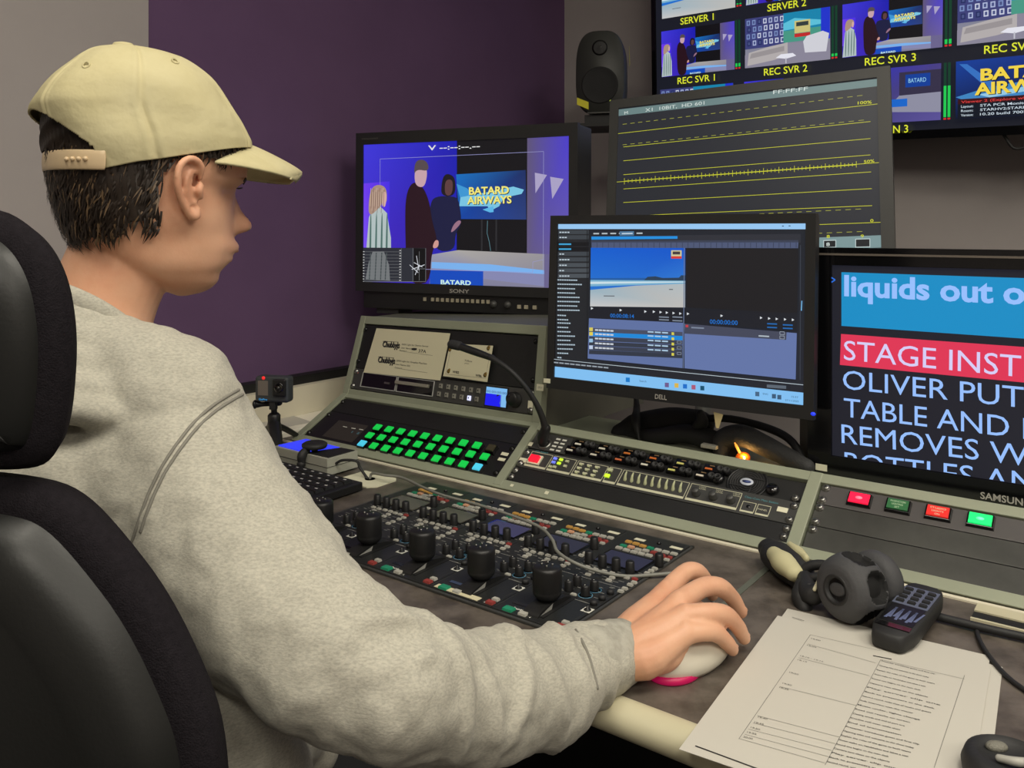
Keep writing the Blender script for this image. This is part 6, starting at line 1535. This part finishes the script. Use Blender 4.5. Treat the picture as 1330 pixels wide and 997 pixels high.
# soft folds: ridges wrapped over the sleeve
def around(Pc, axis, r0, a0, a1, m=9, sl=0):
    ax = axis.normalized(); x = ax.cross(up).normalized(); y = x.cross(ax).normalized(); o_ = []
    for k in range(m):
        a = math.radians(a0+(a1-a0)*k/(m-1)); o_.append(Pc+ax*(sl*(k/(m-1)-.5))+(x*math.cos(a)+y*math.sin(a))*r0)
    return o_
axu = EL-SH; axf = WR-EL
for (t_, r0, a0, a1, sl, rr) in ((.80, .056, -60, 120, .10, .009), (.95, .050, -70, 110, .07, .009)):
    sw.tube(around(SH+axu*t_, axu, r0-.004, a0, a1, sl=sl), [.004]+[rr]*7+[.004], fleece, n=10, sub=3)
for (t_, r0, a0, a1, sl, rr) in ((.08, .048, -60, 130, -.06, .009), (.22, .0465, -70, 120, -.05, .008), (.36, .046, -40, 150, .05, .008), (.50, .045, -80, 100, -.05, .008), (.64, .042, -60, 140, .04, .007), (.78, .036, -80, 120, -.03, .006)):
    FP = [EL, FA1, FA2, FA3, FA4, ray(790, 852, .834)]; FR = [.053, .0505, .0505, .0475, .0380, .0330]; x_ = t_*5; k_ = min(int(x_), 4); w_ = x_-k_
    sw.tube(around(FP[k_].lerp(FP[k_+1], w_), FP[k_+1]-FP[k_], (FR[k_]*(1-w_)+FR[k_+1]*w_)-.0025, a0, a1, sl=sl), [.003]+[rr*1.0]*7+[.003], fleece, n=10, sub=3)
# bunched hem at the waist on the right
H1 = ray(330, 925, .80); sw.tube([ray(300, 880, .74), ray(345, 930, .78), ray(395, 962, .83)], [.050, .055, .035], fleece, n=18)
sw.tube([ray(285, 900, .70), ray(310, 960, .72), ray(330, 1010, .74)], [.045, .055, .05], fleece, n=18)
sweat = sw.build('sweatshirt', person, mods=remesh(.0040, 5, .5, [('broad_folds', .055, .014), ('small_folds', .02, .0022)]), label='heather grey sweatshirt')
# collar rib, shoulder seam, cuff rib
co = []
for k in range(20):
    a = 2*math.pi*k/20
    co.append(C7+ft*(.030+.058*math.cos(a))+rt*(.060*math.sin(a))+up*(.002-.048*math.cos(a)))
MB().tube(co, [(.006, .011)]*20, fleece, n=12, sub=3, closed=True, flat=(0, 0, 1)).build('collar', sweat)
cu = MB(); ax = axf.normalized(); 
cu.tube([ray(765, 862, .818), ray(782, 856, .829), ray(800, 848, .842), ray(806, 845, .847)], [.0360, .0345, .0315, .0300], mat('ribbed_cuff', (178, 175, 163), .95, noise=.3, nscale=60, rgb2=(150, 147, 136), bump=.35, bscale=420), n=36); cu.build('cuff', sweat)
bpy.context.view_layer.update(); dgp = bpy.context.evaluated_depsgraph_get(); dgp.update()
from mathutils.bvhtree import BVHTree
ev = sweat.evaluated_get(dgp); evm = ev.to_mesh(); Wm = sweat.matrix_world.copy()
bv = BVHTree.FromPolygons([Wm @ v.co for v in evm.vertices], [tuple(p.vertices) for p in evm.polygons]); ev.to_mesh_clear()
def on_cloth(px, py):
    o_ = Vector((0, 0, CAMZ)); d_ = (ray(px, py, 1)-o_).normalized(); h_ = bv.ray_cast(o_, d_); return h_[0], h_[1]
sm_m = mat('seam_thread', (128, 125, 116), .95)
for nm_, pts_ in (('shoulder_seam', [(310, 506), (296, 514), (280, 524), (264, 537), (248, 553), (233, 572), (219, 592), (206, 614), (195, 637), (186, 660), (178, 684), (171, 705)]), ('shoulder_seam', [(315, 512), (301, 520), (285, 530), (269, 543), (253, 559), (238, 578), (224, 598), (211, 620), (200, 643), (191, 666), (183, 690)]), ('cuff_seam', [(748, 818), (756, 832), (764, 850), (770, 870), (776, 893)])):
    hh_ = [on_cloth(*p_) for p_ in pts_]; hh_ = [h_[0] for h_ in hh_ if h_[0] is not None]
    if len(hh_) > 3: MB().tube(hh_, .0015, sm_m, n=6, sub=3).build(nm_, sweat, label='stitched seam')
seam_px = [(312, 503), (285, 520), (258, 545), (234, 575), (212, 612), (195, 650), (182, 690)]
def seam(off, nm):
    """a stitched seam lying on the sleeve head"""
    pts = []
    axx = axu.normalized(); x = axx.cross(up).normalized(); y = x.cross(axx).normalized()
    for k in range(13):
        a = math.radians(-150+k*25); pts.append(SH+axx*(.0+off)+rt*.0+(x*math.cos(a)+y*math.sin(a))*.0885)
    return pts
# ---- trousers and shoes
tr = MB()
for s_, K_ in ((1, KR), (-1, KL)):
    hip = PEL+rt*.085*s_; an = K_+ft*.03-up*.44
    tr.tube([PEL+rt*.04*s_+up*.02, hip, hip*.5+K_*.5, K_, K_+ft*.02-up*.20, an], [.105, .100, .086, .070, .066, .058], trou, n=22)
tr.tube([PEL+up*.10+ft*.01, PEL, PEL-up*.03], [(.115, .16), (.12, .165), (.10, .15)], trou, n=26, flat=tuple(rt))
tr.build('trousers', person, mods=remesh(.007, 4, .5))
for s_, K_ in ((1, KR), (-1, KL)):
    an = K_+ft*.03-up*.42
    b = Vector((an.x, an.y, .045)); MB().tube([b-ft*.045+up*.006, b+ft*.05+up*.004, b+ft*.17-up*.008], [(.048, .048), (.050, .045), (.044, .032)], mat('dark_shoe', (38, 38, 42), .6), n=18, flat=(0, 0, 1)).build('shoe', person)

# ------------------------------------------------------------------ mouse under the hand
q0 = hp(905, 850, 0)
mdir = (hp(948, 800, .02)-hp(868, 866, .0)); mdir.z = 0; mdir = Vector((.80, .60, 0)).normalized(); ms = Vector((mdir.y, -mdir.x, 0))
mc = Vector((.194, .925, DZ))
mc = hp(893, 838, .018); mc.z = DZ
q = thing('computer_mouse', mc, 'white computer mouse with a glowing magenta base under the hand', 'mouse')
def MF(x, y, z): return mc+mdir*x+ms*y+Vector((0, 0, z))
vs = []; n = 36
prof = [(.002, .90), (.006, .98), (.012, 1.0), (.019, .96), (.026, .84), (.031, .64), (.034, .38), (.0350, .05)]
for z_, sc in prof:
    for k in range(n):
        an = 2*math.pi*k/n; vs.append(MF(.056*sc*math.cos(an)-.004*(1-sc), .031*sc*math.sin(an)*(1-.10*math.cos(an)), z_))
m_ = MB(); m_.add(vs[:], [(k*n+i, k*n+(i+1) % n, (k+1)*n+(i+1) % n, (k+1)*n+i) for k in range(len(prof)-1) for i in range(n)]+[tuple(range(n))[::-1], tuple(range((len(prof)-1)*n, len(prof)*n))], mat('white_mouse', (214, 208, 192), .35), True, raw=True)
m_.build('mouse_shell', q)
mb = MB(MF); mb.lathe((-.026, .0060, .0008), [(.0285, 0), (.0295, .0015), (.0285, .0060), (.025, .0065)], glow('magenta_glow', (170, 12, 74), .4), n=36, squash=(1, .78)); mb.build('light_ring', q, label='glowing magenta light ring')

# ------------------------------------------------------------------ office chair
fc = Vector((.12, .993, 0)); rc = Vector((.993, -.12, 0))
CC = Vector((-.425, .545, 0))
chb = mat('chair_plastic', (20, 21, 20), .42, bump=.05, bscale=400); chf = mat('chair_fabric', (34, 31, 35), .95, noise=.25, nscale=250, bump=.5, bscale=900, spec=.1)
q = thing('office_chair', (CC.x, CC.y+.05, 0), 'black high-backed office chair with padded headrest in the left foreground', 'chair')
def CF(x, y, z): return CC+rc*x+fc*y+Vector((0, 0, z))
def loft(outline, rings, m, cz):
    """closed outline (a, z) swept through depths with inward offsets"""
    n = len(outline); vs = []
    nrm = []
    for i in range(n):
        x0, z0 = outline[i-1]; x1, z1 = outline[(i+1) % n]; d = Vector((x1-x0, z1-z0)).normalized(); nrm.append((d.y, -d.x))
    for y, off in rings: vs += [(outline[i][0]-nrm[i][0]*off, y, outline[i][1]-nrm[i][1]*off) for i in range(n)]
    fs = [(k*n+i, k*n+(i+1) % n, (k+1)*n+(i+1) % n, (k+1)*n+i) for k in range(len(rings)-1) for i in range(n)]+[tuple(range(n))[::-1], tuple(range((len(rings)-1)*n, len(rings)*n))]
    return MB(CF).add(vs, fs, m, True)
def smooth_out(half, it=2):
    o = [(x, z) for x, z in half]+[(-x, z) for x, z in half[::-1] if x > 1e-4]
    for _ in range(it):
        r = []
        for i in range(len(o)):
            a, b = o[i], o[(i+1) % len(o)]; r += [(a[0]*.75+b[0]*.25, a[1]*.75+b[1]*.25), (a[0]*.25+b[0]*.75, a[1]*.25+b[1]*.75)]
        o = r
    return o
# backrest: the outline runs clockwise from the bottom (seen from behind, right side)
hb1 = [(.0001, .52), (.10, .53), (.17, .57), (.215, .66), (.232, .76), (.236, .85), (.232, .895), (.222, .925), (.196, .975), (.165, 1.012), (.140, 1.036), (.115, 1.046), (.06, 1.050), (.0001, 1.051)]
hb1 = [(x+(.019 if x > .05 else 0), z) for x, z in hb1]
ob = smooth_out(hb1)
loft(ob, [(-.010, .016), (-.008, .006), (.000, .0), (.018, .004), (.035, .018), (.050, .036), (.060, .060)], chf, 0).build('backrest', q, label='fabric covered backrest cushion')
loft(ob, [(-.034, .060), (-.030, .038), (-.022, .026), (-.010, .019), (-.006, .016)], chb, 0).build('back_shell', q, label='glossy black plastic back shell')
hh1 = [(.0001, 1.053), (.08, 1.051), (.120, 1.052), (.136, 1.058), (.145, 1.078), (.149, 1.118), (.148, 1.145), (.143, 1.170), (.133, 1.190), (.119, 1.204), (.10, 1.213), (.05, 1.219), (.0001, 1.220)]
hh1 = [(x+(.009 if x > .05 else 0), z) for x, z in hh1]
oh = smooth_out(hh1)
loft(oh, [(-.012, .016), (-.010, .005), (.0, 0), (.014, .006), (.028, .020), (.038, .036), (.042, .05)], chf, 0).build('headrest', q, label='fabric covered headrest')
loft(oh, [(-.030, .050), (-.027, .030), (-.019, .018), (-.010, .013), (-.006, .012)], chb, 0).build('headrest_shell', q, label='glossy black headrest shell')
for x_ in (-.103, .103):
    MB(CF).lathe((x_, -.0285, 1.086), [(.0075, 0), (.0075, -.004), (.005, -.004), (.004, -.001), (.0001, -.001)], 'glossb', axis=1, n=18).build('bolt', q)
MB(CF).box((-.05, -.01, 1.02), (.05, .03, 1.09), chb).build('headrest_post', q)
sc_ = CF(0, .26, 0)
def CS(x, y, z): return CF(x, y+.26, z)
so = []
for k in range(40):
    an = 2*math.pi*k/40; c_, s_ = math.cos(an), math.sin(an); so.append((.245*abs(c_)**.5*(1 if c_ > 0 else -1), .235*abs(s_)**.5*(1 if s_ > 0 else -1)))
mb = MB(CS); vs = []
for z_, s_ in ((.375, .86), (.38, .96), (.40, 1), (.43, 1), (.448, .95), (.452, .85)): vs += [(x*s_, y*s_, z_) for x, y in so]
mb.add(vs, [(k*40+i, k*40+(i+1) % 40, (k+1)*40+(i+1) % 40, (k+1)*40+i) for k in range(5) for i in range(40)]+[tuple(range(40))[::-1], tuple(range(200, 240))], chf, True); mb.build('seat', q)
MB(CF).tube([(0, .20, .36), (0, -.03, .38), (0, -.05, .50), (0, -.03, .62)], [(.04, .012)]*4, chb, n=12, raw=False, flat=(1, 0, 0)).build('back_bracket', q)
MB(CS).lathe((0, 0, .11), [(.032, 0), (.032, .14), (.022, .14), (.022, .262), (.0001, .262)], chb, n=20).build('gas_lift', q)
for k in range(5):
    an = 2*math.pi*k/5+.3; ex_, ey_ = math.cos(an), math.sin(an)
    MB(CS).tube([(0, 0, .105), (ex_*.16, ey_*.16, .095), (ex_*.30, ey_*.30, .078)], [(.026, .020), (.020, .016), (.016, .012)], chb, n=10, raw=False).build('base_arm', q)
    MB(CS).lathe((ex_*.30, ey_*.30, .030), [(.0001, -.012), (.029, -.012), (.030, -.009), (.030, .009), (.029, .012), (.0001, .012)], 'rubber', axis=0, n=20).build('castor', q)
